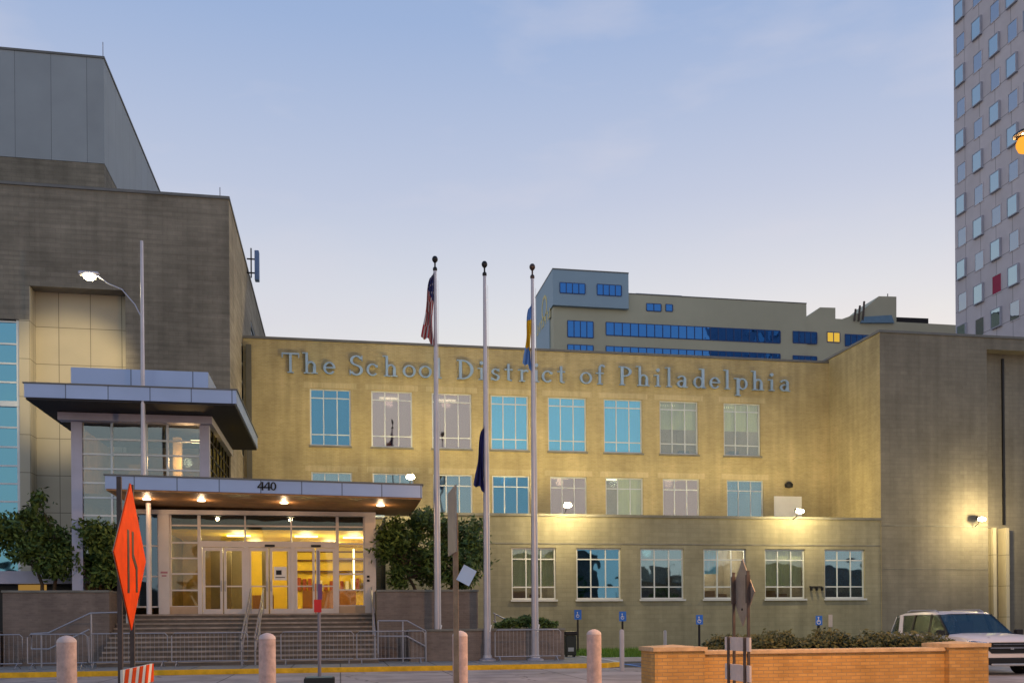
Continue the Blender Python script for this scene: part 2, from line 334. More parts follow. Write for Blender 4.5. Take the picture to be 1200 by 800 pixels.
for i in range(9000):
    x = random.uniform(9.4, 18); y = random.uniform(34.3, 42.4); h = random.uniform(.06, .24); a = random.uniform(0, pi); w = .018; dx, dy = cos(a) * w, sin(a) * w
    lx, ly = random.uniform(-.08, .08), random.uniform(-.08, .08)
    gr.mesh([(x - dx, y - dy, .13), (x + dx, y + dy, .13), (x + lx, y + ly, .13 + h)], [(0, 1, 2)])
tag(gr.build('grass', GRASSM, recalc=False), label='bright green grass strip at the foot of the school wall', cat='grass', kind='stuff')

# ------------------------------------------------------------ windows
def window(parent, x0, x1, z0, z1, Y, cols=3, rows=(.2, .83), fm=None, gm=None, label=None, name='window', fw_=.07, mw=.045, sill=True, vert=True):
    """frame with mullions set back in its opening; glass pane and sill are its sub-parts"""
    fm = fm or MULL; gm = gm or G_OFF; mb = MB(); d0, d1 = Y + .10, Y + .17
    mb.box(x0, x1, d0, d1, z0, z0 + fw_); mb.box(x0, x1, d0, d1, z1 - fw_, z1)
    mb.box(x0, x0 + fw_, d0, d1, z0 + fw_, z1 - fw_); mb.box(x1 - fw_, x1, d0, d1, z0 + fw_, z1 - fw_)
    for i in range(1, cols):
        x = x0 + (x1 - x0) * i / cols; mb.box(x - mw / 2, x + mw / 2, d0 + .004, d1 - .004, z0 + fw_, z1 - fw_)
    for rr in rows:
        z = z0 + (z1 - z0) * rr; mb.box(x0 + fw_, x1 - fw_, d0 + .009, d1 - .009, z - mw / 2, z + mw / 2)
    w = mb.build(name, fm, parent)
    if label: w['label'] = label
    p = MB(); p.box(x0 + .02, x1 - .02, Y + .13, Y + .142, z0 + .02, z1 - .02); p.build('pane', gm, w)
    if sill: s = MB(); s.box(x0 - .06, x1 + .06, Y - .09, Y + .10, z0 - .09, z0 - .004); s.build('sill', WHITEF if sill == 'w' else LEDGE, w)
    return w
def blind(parent, x0, x1, z0, z1, Y, m, drop=1.0, name='blind'):
    b = MB(); zb = z1 - (z1 - z0) * drop; n = max(6, int((x1 - x0) / .12))
    for i in range(n):                                  # vertical louvres, each slightly turned
        a = x0 + (x1 - x0) * i / n; c = x0 + (x1 - x0) * (i + 1) / n
        b.face([(a, Y + .02 * (i % 2), zb), (c, Y + .03 - .02 * (i % 2), zb), (c, Y + .03 - .02 * (i % 2), z1), (a, Y + .02 * (i % 2), z1)])
    return b.build(name, m, parent, recalc=False)
def room(parent, x0, x1, y0, y1, z0, z1, wm, name='room'):
    b = MB()
    b.face([(x0, y1, z0), (x1, y1, z0), (x1, y1, z1), (x0, y1, z1)]); b.face([(x0, y0, z0), (x0, y1, z0), (x0, y1, z1), (x0, y0, z1)])
    b.face([(x1, y0, z0), (x1, y1, z0), (x1, y1, z1), (x1, y0, z1)]); b.face([(x0, y0, z1), (x1, y0, z1), (x1, y1, z1), (x0, y1, z1)])
    b.face([(x0, y0, z0), (x1, y0, z0), (x1, y1, z0), (x0, y1, z0)], 1)
    return b.build(name, [wm, ROOMD], parent, recalc=False)

# ------------------------------------------------------------ school building
SY, BY, WY = 47.5, 42.6, 42.575
LINT = brick('pale_lintel_brick', (.62, .53, .32), (.55, .47, .27), (.55, .47, .3), bw=.075, bh=.24, stain=.3, streak=.05)
school = thing('school_building', 'long tan brick school office block with raised lettering under its roofline', 'building', (10, 45, 0))
TOPZ = 15.22
upW = [(365, 413), (437, 485), (508, 554.5), (577, 621), (644, 689), (709.5, 754.5), (775, 820), (850, 893)]
loW = [(366, 414), (438, 486), (509, 555), (578, 622), (646, 689), (711, 755), (778, 821), (853, 896)]
H = []
for a, b in upW: H.append((X_(a, SY), X_(b, SY), 10.15, 12.93))
for a, b in loW: H.append((X_(a, SY), X_(b, SY), 6.7, 8.88))
mb = MB(); wallY(mb, -4.49, 25.94, 0, TOPZ, SY, H)
mb.face([(-4.49, SY, TOPZ), (25.94, SY, TOPZ), (25.94, 62, TOPZ), (-4.49, 62, TOPZ)]); mb.face([(-4.49, 62, 0), (25.94, 62, 0), (25.94, 62, TOPZ), (-4.49, 62, TOPZ)])
mb.build('wall', TANB, school, recalc=False)
mb = MB(); mb.box(-4.48, 25.93, SY - .05, SY + .35, TOPZ + .003, TOPZ + .12); mb.build('coping', COPE, school)
# projecting ground storey
bw = [(600, 652), (676, 728), (751, 802), (825, 875), (897, 944), (967, 1014)]
HB = [(X_(a, BY), X_(b, BY), 2.5, 4.86) for a, b in bw]
mb = MB(); wallY(mb, 2.0, 25.94, 0, 6.28, BY, HB)
mb.face([(2, BY, 6.28), (25.94, BY, 6.28), (25.94, SY, 6.28), (2, SY, 6.28)]); mb.face([(2, BY, 0), (2, SY, 0), (2, SY, 6.28), (2, BY, 6.28)])
mb.build('ground_storey_wall', BASEB, school, recalc=False)
mb = MB(); mb.box(1.95, 25.93, BY - .07, BY + .3, 6.283, 6.40); mb.box(2.0, 25.93, BY - .02, BY - .003, 5.02, 5.08); mb.build('ledge', LEDGE, school)
# right wing
mb = MB()
x0, x1, x2 = 25.94, 31.75, 46.0
for a, b, Y_, zt in ((x0, x1, WY, 15.42), (x1, x2, WY + .7, 14.85)): mb.face([(a, Y_, 0), (b, Y_, 0), (b, Y_, zt), (a, Y_, zt)])
mb.face([(x1, WY, 14.85), (x2, WY, 14.85), (x2, WY, 15.42), (x1, WY, 15.42)]); mb.face([(x1, WY, 14.85), (x2, WY, 14.85), (x2, WY + .7, 14.85), (x1, WY + .7, 14.85)])
mb.face([(x1, WY, 0), (x1, WY + .7, 0), (x1, WY + .7, 14.85), (x1, WY, 14.85)])
mb.face([(x2, WY, 0), (x2, 62, 0), (x2, 62, 15.42), (x2, WY, 15.42)]); mb.face([(x0, 62, 0), (x2, 62, 0), (x2, 62, 15.42), (x0, 62, 15.42)])
mb.face([(x0, WY, 15.42), (x2, WY, 15.42), (x2, 62, 15.42), (x0, 62, 15.42)])
mb.build('wing_wall', GREYB, school, recalc=False)
mb = MB(); mb.face([(x0, WY, 0), (x0, 62, 0), (x0, 62, 15.42), (x0, WY, 15.42)]); mb.build('wing_side_wall', TANB, school, recalc=False)
mb = MB(); mb.box(x0 - .05, x2, WY - .05, WY + .3, 15.423, 15.54); mb.box(x0 - .05, x0 + .3, WY + .3, 60, 15.423, 15.54); mb.build('wing_coping', COPE, school)
mb = MB(); mb.box(x0 + .02, x1, WY - .02, WY - .003, 6.0, 6.06); mb.box(x0 + .02, x1, WY - .012, WY - .003, 3.9, 3.93); mb.build('string_course', LEDGE, school)
for uu in (1165, 1180): X = X_(uu, WY + .2); mb = MB(); mb.box(X - .09, X + .09, WY + .1, WY + .69, 0.1, 6.0); mb.build('pilaster', STONE, school)
mb = MB(); X = X_(1176.5, WY + .7); mb.box(X - .05, X + .05, WY + .6, WY + .697, 6.2, 14.6); mb.build('downpipe', BLACK, school)
mb = MB(); mb.box(-4.35, -4.10, SY - .16, SY - .004, 5.5, 14.9); mb.build('downpipe', mat('weathered_pipe', (.11, .105, .09), .7), school)
# windows of the upper two rows
for i, (a, b, c, d) in enumerate(H):
    up_ = i < 8; lab = None
    k = i % 8
    gm = (G_DEEP, G_PINK, G_PINK, G_CYAN, G_CYAN, G_CYAN, G_CLEAR, G_CLEAR)[k] if up_ else (G_OFF, G_OFF, G_OFF, G_DEEP, G_PINK, G_CLEAR, G_PINK, G_OFF)[k]
    w = window(school, a, b, c, d, SY, 3, (.2, .84) if up_ else (.74,), gm=gm, mw=.05)
    if up_ and k in (3, 4, 5): blind(w, a + .05, b - .05, c + .03, d - .03, SY + .2, BLINDC); w['label'] = 'window closed by pale cyan blinds'
    if up_ and k in (6, 7): blind(w, a + .05, b - .05, c + .03, d - .03, SY + .3, BLINDY, .52); w['label'] = 'window with half lowered cream blinds'
    lt = MB(); lt.box(a - .28, b + .28, SY - .006, SY - .002, d + .02, d + .30); lt.build('lintel_course', LINT, school)
    if not up_ and k == 5: blind(w, a + .7, b - .05, c + .03, d - .03, SY + .3, BLINDY); w['label'] = 'window with cream blinds on its right side'
    if not up_ and k in (0, 1, 7): blind(w, a + .05, b - .05, c + .03, d - .03, SY + .3, BLINDY, .3)
    room(school, a - .35, b + .35, SY + .285, SY + 4.2, c - .6, d + .25, ROOM)
    if up_ or k > 3:
        fb = MB(); rx = random.uniform(a + .1, b - .7); fb.box(rx, rx + .5, SY + .6, SY + 1.1, c - .6, c + random.uniform(.25, .5)); rx = random.uniform(a + .1, b - .5)
        fb.box(rx, rx + .3, SY + .5, SY + .7, c - .6, c + random.uniform(.1, .35)); fb.build('cabinet', mat('office_cabinet', (.12, .2, .26), .6), school)
for k, (a, b, c, d) in enumerate(HB):
    w = window(school, a, b, c, d, BY, 3, (.24, .78), sill='w', mw=.055, gm=(G_CLEAR, G_DEEP, G_OFF, G_CLEAR, G_CLEAR, G_OFF)[k])
    room(school, a - .35, b + .35, BY + .285, BY + 3.6, c - 1.0, d + .2, ROOM)
    if k in (0, 3, 4, 5): blind(w, a + .05, (b if k != 3 else a + .9) - .05, c + .03, d - .03, BY + .3, BLINDY if k in (0, 4) else BLINDC, (.74, 0, 0, .5, .74, .76)[k])
    fb = MB(); fb.box(a + .1, a + .8, BY + .6, BY + 1.1, c - .6, c + .4); fb.box(a + 1, a + 1.4, BY + .6, BY + 1.0, c - .6, c + .25); fb.build('cabinet', mat('desk_wood', (.22, .13, .07), .6), school)
# ceiling lights that are on
def tube_light(x, y, z, e, parent=school, c=(1, .84, .55), w=.5):
    m = MB(); m.box(x - w, x + w, y - .12, y + .12, z - .05, z - .004); o = m.build('ceiling_light', TUBE, parent); lamp('room_light', (x, y, z - .25), e, c, .2, parent=o); return o
for k, e in ((6, 55), (7, 70)): a, b, c, d = H[k]; tube_light((a + b) / 2, SY + 2, d + .24, e)
for k, e in ((1, 22), (2, 22)): a, b, c, d = H[k]; tube_light((a + b) / 2, SY + 2.5, d + .24, e, c=(1, .75, .6))
for k, e in ((4, 50), (5, 75), (7, 55), (3, 20), (6, 20)): a, b, c, d = H[8 + k]; tube_light((a + b) / 2, SY + 2, d + .24, e)
for k, e in ((0, 90), (3, 150), (4, 60), (2, 15), (5, 40)): a, b, c, d = HB[k]; tube_light((a + b) / 2, BY + 2.2, d + .19, e)
# white louvre panel and small vent on the facade
mb = MB(); a, b = X_(908, SY), X_(940, SY); mb.box(a, b, SY - .06, SY - .003, 6.9, 8.05); 
for i in range(6): mb.box(a + .05, b - .05, SY - .075, SY - .062, 7.0 + i * .17, 7.06 + i * .17)
mb.build('louvre_panel', WHITE, school)
mb = MB(); p = at(922, 569, SY); mb.lathe((p.x, SY - .25, p.z - .15), [(.05, 0), (.2, .05), (.22, .2), (.1, .32)], 12); mb.box(p.x - .04, p.x + .04, SY - .2, SY - .003, p.z, p.z + .06); mb.build('exhaust_hood', BLACK, school)

# raised serif lettering
def ring(mb, cx, cz, rx, rz, wx, wz, a0, a1, T, n=18):
    """arc whose stroke is wx thick at the sides and wz thick at top and bottom"""
    for i in range(n):
        q = []
        for a in (radians(a0 + (a1 - a0) * i / n), radians(a0 + (a1 - a0) * (i + 1) / n)):
            q.append(((cx + rx * cos(a), cz + rz * sin(a)), (cx + (rx - wx) * cos(a), cz + (rz - wz) * sin(a))))
        mb.prism([T(*q[0][0]), T(*q[1][0]), T(*q[1][1]), T(*q[0][1])], (0, T.dep, 0))
def rect(mb, x0, x1, z0, z1, T): mb.prism([T(x0, z0), T(x1, z0), T(x1, z1), T(x0, z1)], (0, T.dep, 0))
def glyph(mb, ch, T):
    cnt = [0]
    def Tn():
        cnt[0] += 1; k = cnt[0] * .0025
        def t_(x, z): p_ = T(x, z); return (p_[0], p_[1] - k, p_[2])
        t_.dep = T.dep; return t_
    R = lambda *a: rect(mb, *a, Tn()); A = lambda *a: ring(mb, *a, Tn()); s = .115; h = s / 2; X = .62
    def foot(x, z=0): R(x - .15, x + .15, z, z + .045)
    def flag(x, z): R(x - .14, x, z - .045, z)
    if ch == 'T': R(-h, h, 0, 1); R(-.4, .4, .93, 1); R(-.4, -.35, .76, .93); R(.35, .4, .76, .93); foot(0)
    elif ch == 'h': R(-.24, -.24 + s, 0, 1.05); flag(-.24, 1.05); A(.0, X - .26, .24, .26, s, .07, 0, 180); R(.10, .24, 0, X - .26); foot(-.17); foot(.17)
    elif ch == 'e': A(0, X / 2, .28, X / 2, s, .06, 0, 325); R(-.18, .26, .30, .36)
    elif ch == 'S': A(0, .75, .29, .26, .13, .07, 20, 270); A(0, .26, .31, .27, .14, .07, -160, 90); R(.24, .29, .74, 1); R(-.31, -.26, 0, .26)
    elif ch == 'c': A(0, X / 2, .28, X / 2, s, .06, 40, 320); R(.12, .25, .44, .54)
    elif ch == 'o': A(0, X / 2, .31, X / 2, s, .06, 0, 360)
    elif ch == 'l': R(-h, h, 0, 1.05); flag(-h, 1.05); foot(0)
    elif ch == 'D': R(-.34, -.20, 0, 1); A(-.2, .5, .56, .5, .15, .06, -90, 90); R(-.45, -.2, 0, .045); R(-.45, -.2, .955, 1)
    elif ch == 'i': R(-h, h, 0, X); flag(-h, X); foot(0); A(0, .88, .09, .09, .088, .088, 0, 360)
    elif ch == 's': A(0, X * .74, .19, X * .26, .11, .055, 20, 270); A(0, X * .26, .21, X * .27, .12, .055, -160, 90); R(.15, .19, .46, X); R(-.21, -.17, 0, .17)
    elif ch == 't': R(-h, h, .06, .88); R(-.2, .2, X - .06, X); A(.10, .12, .17, .12, s, .06, 180, 300)
    elif ch == 'r': R(-.18, -.18 + s, 0, X); flag(-.18, X); foot(-.11); A(.08, X - .16, .16, .16, .07, .09, 30, 170)
    elif ch == 'f': R(-.10, -.10 + s, 0, .85); foot(-.03); R(-.24, .16, X - .06, X); A(.08, .85, .18, .2, s, .07, 25, 180)
    elif ch == 'P': R(-.28, -.14, 0, 1); A(-.14, .73, .42, .27, .14, .06, -90, 90); R(-.38, -.14, .955, 1); foot(-.21)
    elif ch == 'a': R(.08, .22, 0, .46); R(.2, .3, 0, .045); A(-.02, .44, .24, .2, s, .06, 0, 160); A(-.04, .19, .22, .19, .12, .06, 60, 360)
    elif ch == 'd': R(.14, .28, 0, 1.05); flag(.14, 1.05); A(-.03, X / 2, .27, X / 2, s, .06, 0, 360); R(.2, .36, 0, .045)
    elif ch == 'p': R(-.28, -.14, -.34, X); flag(-.28, X); foot(-.21, -.34); A(.03, X / 2, .27, X / 2, s, .06, 0, 360)
letters = list(zip('TheSchoolDistrictofPhiladelphia',
    (343, 366.6, 388.4, 419.8, 438.7, 460, 481.6, 500.3, 516, 548, 566, 582.2, 597.5, 616, 630, 643, 659, 688, 705, 735, 755, 772, 785, 800, 820, 838.5, 853, 870, 889, 905, 920)))
LETM = mat('raised_letter_metal', (.30, .42, .58), .4, .3)
for ch, u in letters:
    mb = MB()
    X0 = X_(u, SY); sc = .96
    def T(x, z, X0=X0, sc=sc): return (X0 + x * sc * 1.08, SY - .19, 13.60 + z * sc)
    T.dep = .12; glyph(mb, ch, T); mb.build('letter', LETM, school)

# floodlights standing on the ledge / wall
def flood(u, v, Y, e, label, wall_y, spot=None):
    p = at(u, v, Y); t = thing('flood_light', label, 'floodlight', (p.x, wall_y, p.z), 'wall floodlights of the school building')
    m = MB(); m.box(p.x - .16, p.x + .16, p.y + .03, p.y + .2, p.z - .03, p.z + .16); m.build('housing', BLACK, t, bevel=.02)
    m = MB(); m.tube([(p.x, wall_y, p.z - .3), (p.x, (wall_y + p.y) / 2, p.z - .2), (p.x, p.y + .12, p.z - .03)], .025); m.build('bracket', BLACK, t)
    m = MB(); m.lathe((p.x, p.y - .04, p.z - .10), [(.02, 0), (.15, .03), (.19, .1), (.15, .17), (.02, .2)], 16); m.build('bulb', LAMPW, t, smooth=True)
    if spot: lamp('flood_up_lamp', (p.x, p.y - .1, p.z + .02), spot, (1, .77, .30), .12, 'SPOT', (p.x, SY, p.z + 2.2), 158, .5, parent=t)
    lamp('flood_lamp', (p.x, p.y - .95, p.z - .05), e, (1, .77, .36), .12, parent=t)
flood(481, 559, 41.9, 540, 'glaring floodlight above the right end of the entrance canopy', 42.3, 5400)
flood(665, 592, 41.9, 540, 'glaring floodlight on the ledge above the leftmost ground storey window', 42.58, 5300)
flood(937, 599, 41.9, 540, 'glaring floodlight on the ledge beside the white louvre panel', 42.58, 4800)
flood(1150, 608, 41.9, 620, 'glaring floodlight on the blank grey wall above the parked car', 42.38)

# ------------------------------------------------------------ left hall building
hall = thing('auditorium_building', 'tall windowless dark brick hall with a grey panelled box on its roof', 'building', (-14, 46, 0))
LY = 42.0; LZ = 19.48; XR = -4.51
mb = MB()
def q(*p): mb.face(p)
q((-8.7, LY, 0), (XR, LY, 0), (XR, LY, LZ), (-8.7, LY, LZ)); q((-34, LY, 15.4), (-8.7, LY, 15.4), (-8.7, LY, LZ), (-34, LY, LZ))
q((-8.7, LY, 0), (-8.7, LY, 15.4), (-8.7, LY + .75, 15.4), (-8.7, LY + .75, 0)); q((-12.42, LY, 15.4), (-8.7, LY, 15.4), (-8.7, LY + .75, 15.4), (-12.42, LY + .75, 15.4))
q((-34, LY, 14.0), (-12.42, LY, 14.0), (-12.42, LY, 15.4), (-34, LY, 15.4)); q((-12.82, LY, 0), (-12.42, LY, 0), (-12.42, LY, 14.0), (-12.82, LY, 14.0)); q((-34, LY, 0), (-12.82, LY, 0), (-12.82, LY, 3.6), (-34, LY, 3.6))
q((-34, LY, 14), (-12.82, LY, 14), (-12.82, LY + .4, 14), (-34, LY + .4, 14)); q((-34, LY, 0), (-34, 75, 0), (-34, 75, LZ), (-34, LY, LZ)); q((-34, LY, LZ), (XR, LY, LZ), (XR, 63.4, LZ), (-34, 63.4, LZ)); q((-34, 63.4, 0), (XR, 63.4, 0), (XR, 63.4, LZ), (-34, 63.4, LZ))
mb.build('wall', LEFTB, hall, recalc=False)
# side wall towards the school with two tall slots
SH = [(47.0, 48.6, 9.5, 14.9), (52.0, 55.0, 14.5, 17.5)]
mb = MB(); ys = sorted({LY, 63.4, *[h[0] for h in SH], *[h[1] for h in SH]}); zs = sorted({0, LZ, *[h[2] for h in SH], *[h[3] for h in SH]})
for i in range(len(ys) - 1):
    for j in range(len(zs) - 1):
        cy, cz = (ys[i] + ys[i + 1]) / 2, (zs[j] + zs[j + 1]) / 2
        if any(h[0] < cy < h[1] and h[2] < cz < h[3] for h in SH): continue
        mb.face([(XR, ys[i], zs[j]), (XR, ys[i + 1], zs[j]), (XR, ys[i + 1], zs[j + 1]), (XR, ys[i], zs[j + 1])])
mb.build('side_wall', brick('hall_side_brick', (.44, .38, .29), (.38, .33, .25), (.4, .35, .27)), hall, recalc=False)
for a, b, c, d in SH:
    m = MB(); n = 6
    m.box(XR - .08, XR - .02, a, a + .1, c, d); m.box(XR - .08, XR - .02, b - .1, b, c, d)
    for i in range(n + 1): z = c + (d - c - .08) * i / n; m.box(XR - .08, XR - .02, a + .1, b - .1, z, z + .08)
    w = m.build('window', WHITEF, hall); m = MB(); m.box(XR - .13, XR - .1, a, b, c, d); m.build('pane', G_DARK, w)
mb = MB(); mb.box(-34.0, XR + .04, LY - .05, LY + .3, LZ + .003, LZ + .12); mb.box(XR - .3, XR + .04, LY + .3, 63.4, LZ + .003, LZ + .12); mb.build('coping', COPE, hall)
mb = MB(); mb.box(-12.42, -8.7, LY + .75, LY + .9, 0, 15.4); mb.box(-12.425, -12.40, LY + .004, LY + .746, 0, 15.38); mb.build('recessed_stone_panel', STONE, hall)
mb = MB(); mb.box(-12.82, -12.43, LY - .03, LY - .004, 3.6, 13.99); mb.build('stone_jamb', STONE, hall)
# stepped rooftop box
PY = 47.0; px1 = -10.6
mb = MB(); mb.box(-34, px1 - .02, PY + .02, 70, LZ, 22.88); mb.build('penthouse_base', LEFTB, hall)
mb = MB(); mb.box(-34, px1, PY, 72, 22.89, 27.76); mb.build('penthouse', PENT, hall)
mb = MB(); mb.box(-34, px1 + .04, PY - .04, 72, 27.763, 27.86); mb.build('penthouse_coping', COPE, hall)
mb = MB(); mb.tube([(-10.7, 47.3, 27.8), (-10.7, 47.3, 28.7)], .02, 5); mb.tube([(-19.5, 47.3, 27.8), (-19.5, 47.3, 30)], .03, 5); mb.tube([(-4.9, 42.3, 19.5), (-4.9, 42.3, 20.1)], .02, 5); mb.build('lightning_rod', PIPE, hall)
# big blue curtain window, mostly behind the left edge of the frame
zr = [3.6] + [at(15, v, LY).z for v in (587, 566, 545, 523, 500, 475, 470, 447, 425, 402, 376)]
m = MB(); xx = [-34 + i * 3.53 for i in range(7)]
for z in zr: m.box(-34, -12.83, LY + .12, LY + .22, z - .035, z + .035)
m.box(-34, -12.83, LY + .06, LY + .12, zr[6] - .02, zr[7] + .02)
m.box(-12.95, -12.83, LY + .08, LY + .25, 3.6, 14)
for x in xx[1:]: m.box(x - .04, x + .04, LY + .11, LY + .23, 3.6, 14)
w = m.build('curtain_window', MULL, hall); m = MB(); m.box(-34, -12.84, LY + .16, LY + .18, 3.6, 13.99); m.build('pane', G_BLUE, w)
m = MB()
for j, z in enumerate(zr[:-1]):
    m.face([(-34, LY + 2.4, z), (-12.5, LY + 2.4, z), (-12.5, LY + 2.4, z + .25), (-34, LY + 2.4, z + .25)])
m.box(-34, -12.5, LY + 5, LY + 5.1, 3, 14); m.build('stair_hall', mat('stair_hall_wall', (.05, .07, .09), .8), hall)
mb = MB(); mb.box(-34, -9.0, LY - 5.2, LY - .004, 3.0, 3.45); mb.build('lower_roof_band', LILAC, hall)
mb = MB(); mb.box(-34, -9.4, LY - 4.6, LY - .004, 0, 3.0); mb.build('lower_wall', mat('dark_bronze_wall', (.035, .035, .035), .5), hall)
mb = MB(); a, b = X_(22, LY - 4.6), X_(55, LY - 4.6); mb.box(a, b, LY - 4.63, LY - 4.603, 2.45, 2.98); mb.build('lit_window', glow('lit_window_glow', (.9, .5, .12), .32), hall)
# antenna on the side wall
ant = thing('antenna', 'blue grey panel antenna on a bracket high on the hall side wall', 'antenna', (XR, 50, 16.2))
m = MB(); p = at(301, 312, 50); m.box(p.x - .10, p.x + .12, 49.8, 50.2, p.z - .75, p.z + .75); m.build('panel', mat('antenna_blue', (.10, .17, .36), .5), ant, bevel=.03)
m = MB(); m.tube([(XR, 50, p.z + .35), (p.x - .1, 50, p.z + .35)], .04); m.tube([(XR, 50, p.z - .35), (p.x - .1, 50, p.z - .35)], .04); m.tube([(p.x - .28, 50, p.z - .6), (p.x - .28, 50, p.z + .9)], .035); m.build('bracket', BLACK, ant)

# ------------------------------------------------------------ glazed bay with the upper canopy
bay = thing('glazed_bay', 'two storey glazed bay under a wide blue metal canopy beside the hall', 'bay', (-6.8, 38, 0))
BYY = 35.5; bx0, bx1 = -9.18, -4.55
mb = MB(); mb.box(-10.09, -3.40, 33.5, 41.99, 8.95, 9.4); mb.build('canopy_slab', BLUEM, bay)
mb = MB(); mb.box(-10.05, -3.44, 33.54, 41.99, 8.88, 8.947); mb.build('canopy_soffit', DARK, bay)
mb = MB(); mb.box(-10.13, -3.36, 33.46, 41.99, 9.403, 9.44); mb.build('canopy_edge', COPE, bay)
mb = MB(); mb.box(-8.91, -4.44, 34.5, 38.5, 9.443, 10.23); mb.build('parapet_box', BLUEP, bay)
mb = MB(); mb.box(-9.55, -4.42, BYY - .25, BYY + .2, 8.60, 8.86); mb.box(-4.62, -4.42, BYY + .2, 41.99, 8.6, 8.86); mb.build('lintel', LILAC, bay)
mb = MB(); mb.box(bx0, -8.82, BYY, BYY + .3, 0.14, 8.59); mb.build('pier', LILAC, bay)
mb = MB(); mb.box(-4.88, bx1, BYY, BYY + .3, 6.0, 8.59); mb.build('pier', LILAC, bay)
# front glazing
rows = [at(160, v, BYY).z for v in (515, 532.5, 549.5, 566, 583, 604, 622, 640)]
m = MB(); us = (132, 172.5, 197.5)
for u in us: X = X_(u, BYY); m.box(X - .035, X + .035, BYY + .06, BYY + .16, 4.0 if u < 140 else 6.2, 8.6)
for z in rows: m.box(-8.82, -4.88 if z > 6.2 else -7.36, BYY + .07, BYY + .15, z - .03, z + .03)
m.box(-7.42, -7.34, BYY + .05, BYY + .2, .14, 6.2)
w = m.build('window_frame', MULL, bay); m = MB(); m.box(-8.82, -7.40, BYY + .1, BYY + .115, 4.0, 6.2); m.box(-8.82, -4.88, BYY + .1, BYY + .115, 6.203, 8.6); m.build('pane', glass('bay_glass', (.45, .6, .72), (.9, .85, .75), .2), w)
# side glazing with dark bars
m = MB()
for i in range(7): y = BYY + .3 + i * 1.03; m.box(bx1 - .1, bx1 - .02, y, y + .07, 6.0, 8.6)
for z in (6.1, 6.6, 7.1, 7.6, 8.1): m.box(bx1 - .09, bx1 - .03, BYY + .3, 41.98, z, z + .05)
w = m.build('side_window_frame', BLACK, bay); m = MB(); m.box(bx1 - .065, bx1 - .05, BYY + .3, 41.98, 6.0, 8.6); m.build('side_pane', glass('side_glass', (.5, .5, .3), (.8, .75, .5), .25), w)
m = MB(); m.box(bx0 + .02, bx0 + .1, BYY + .3, 41.9, 0, 8.6); m.box(bx0 + .1, bx1 - .15, 41.6, 41.7, 0, 8.6); m.box(bx0 + .1, bx1 - .12, BYY + .32, 41.6, 6.0, 6.12); m.build('inner_wall', mat('bay_inner_wall', (.34, .24, .13), .8, var=.3), bay)
m = MB(); m.box(-6.2, -5.9, 38, 38.3, 6.12, 8.6); m.box(-8.0, -7.5, 39, 40, 6.12, 7.7); m.build('column', mat('bay_column', (.40, .29, .13), .7), bay)
lb = MB(); lb.box(-5.6, -5.1, 38.4, 38.6, 8.5, 8.59); o = lb.build('ceiling_light', TUBE, bay); lamp('room_light', (-5.6, 37.6, 7.6), 120, (1, .7, .4), .2, parent=o)

# ------------------------------------------------------------ entrance: canopy
can = thing('entrance_canopy', 'low flat blue metal canopy numbered 440 over the entrance doors', 'canopy', (-2.3, 34.5, 5.7))
CF = 32.5
P = lambda u, v: at(u, v, CF)
cl, crx = -7.39, 2.78
def slabq(z0, z1, y0, y1, xa, xb):   # slab that tilts very slightly down towards the right, as built
    zl, zr_ = .07, -.07; m = MB()
    v = [(x, y, z + (zl if x == xa else zr_)) for z in (z0, z1) for y in (y0, y1) for x in (xa, xb)]
    m.mesh(v, [(0, 2, 3, 1), (4, 5, 7, 6), (0, 1, 5, 4), (2, 6, 7, 3), (0, 4, 6, 2), (1, 3, 7, 5)]); return m
slabq(5.80, 6.22, CF, 37.5, cl, crx).build('fascia', BLUEM, can)
slabq(5.74, 5.797, CF + .03, 37.5, cl + .03, crx - .03).build('soffit', WOOD, can)
slabq(6.223, 6.27, CF - .04, 37.54, cl - .04, crx + .04).build('roof_edge', COPE, can)
for u, v in ((173, 586), (237, 587), (334, 589), (447, 592)):
    Y = 34.3; X = X_(u, Y); zt = 5.74 + .07 - .14 * (X - cl) / (crx - cl)
    m = MB(); m.lathe((X, Y, zt - .05), [(.02, 0), (.13, .008), (.14, .045)], 16); o = m.build('downlight', DOWN, can); lamp('downlight_lamp', (X, Y, zt - .15), 22, (1, .66, .38), .08, parent=o)
mb = MB()                                              # address numerals
def numT(x0):
    def T(x, z): return (x0 + x * .36, CF - .035, 5.90 + z * .27)
    T.dep = .03; return T
for u, c in ((307, '4'), (314.5, '4'), (321.5, '0')):
    T = numT(X_(u - .5, CF))
    if c == '4': rect(mb, .10, .26, 0, 1, T); rect(mb, -.28, .34, .26, .40, T); mb.prism([T(-.28, .40), T(-.12, .40), T(.14, 1), T(.10, 1)], (0, .03, 0))
    else: ring(mb, .05, .5, .27, .5, .15, .12, 0, 360, T, 24)
mb.build('house_number', BLACK, can)

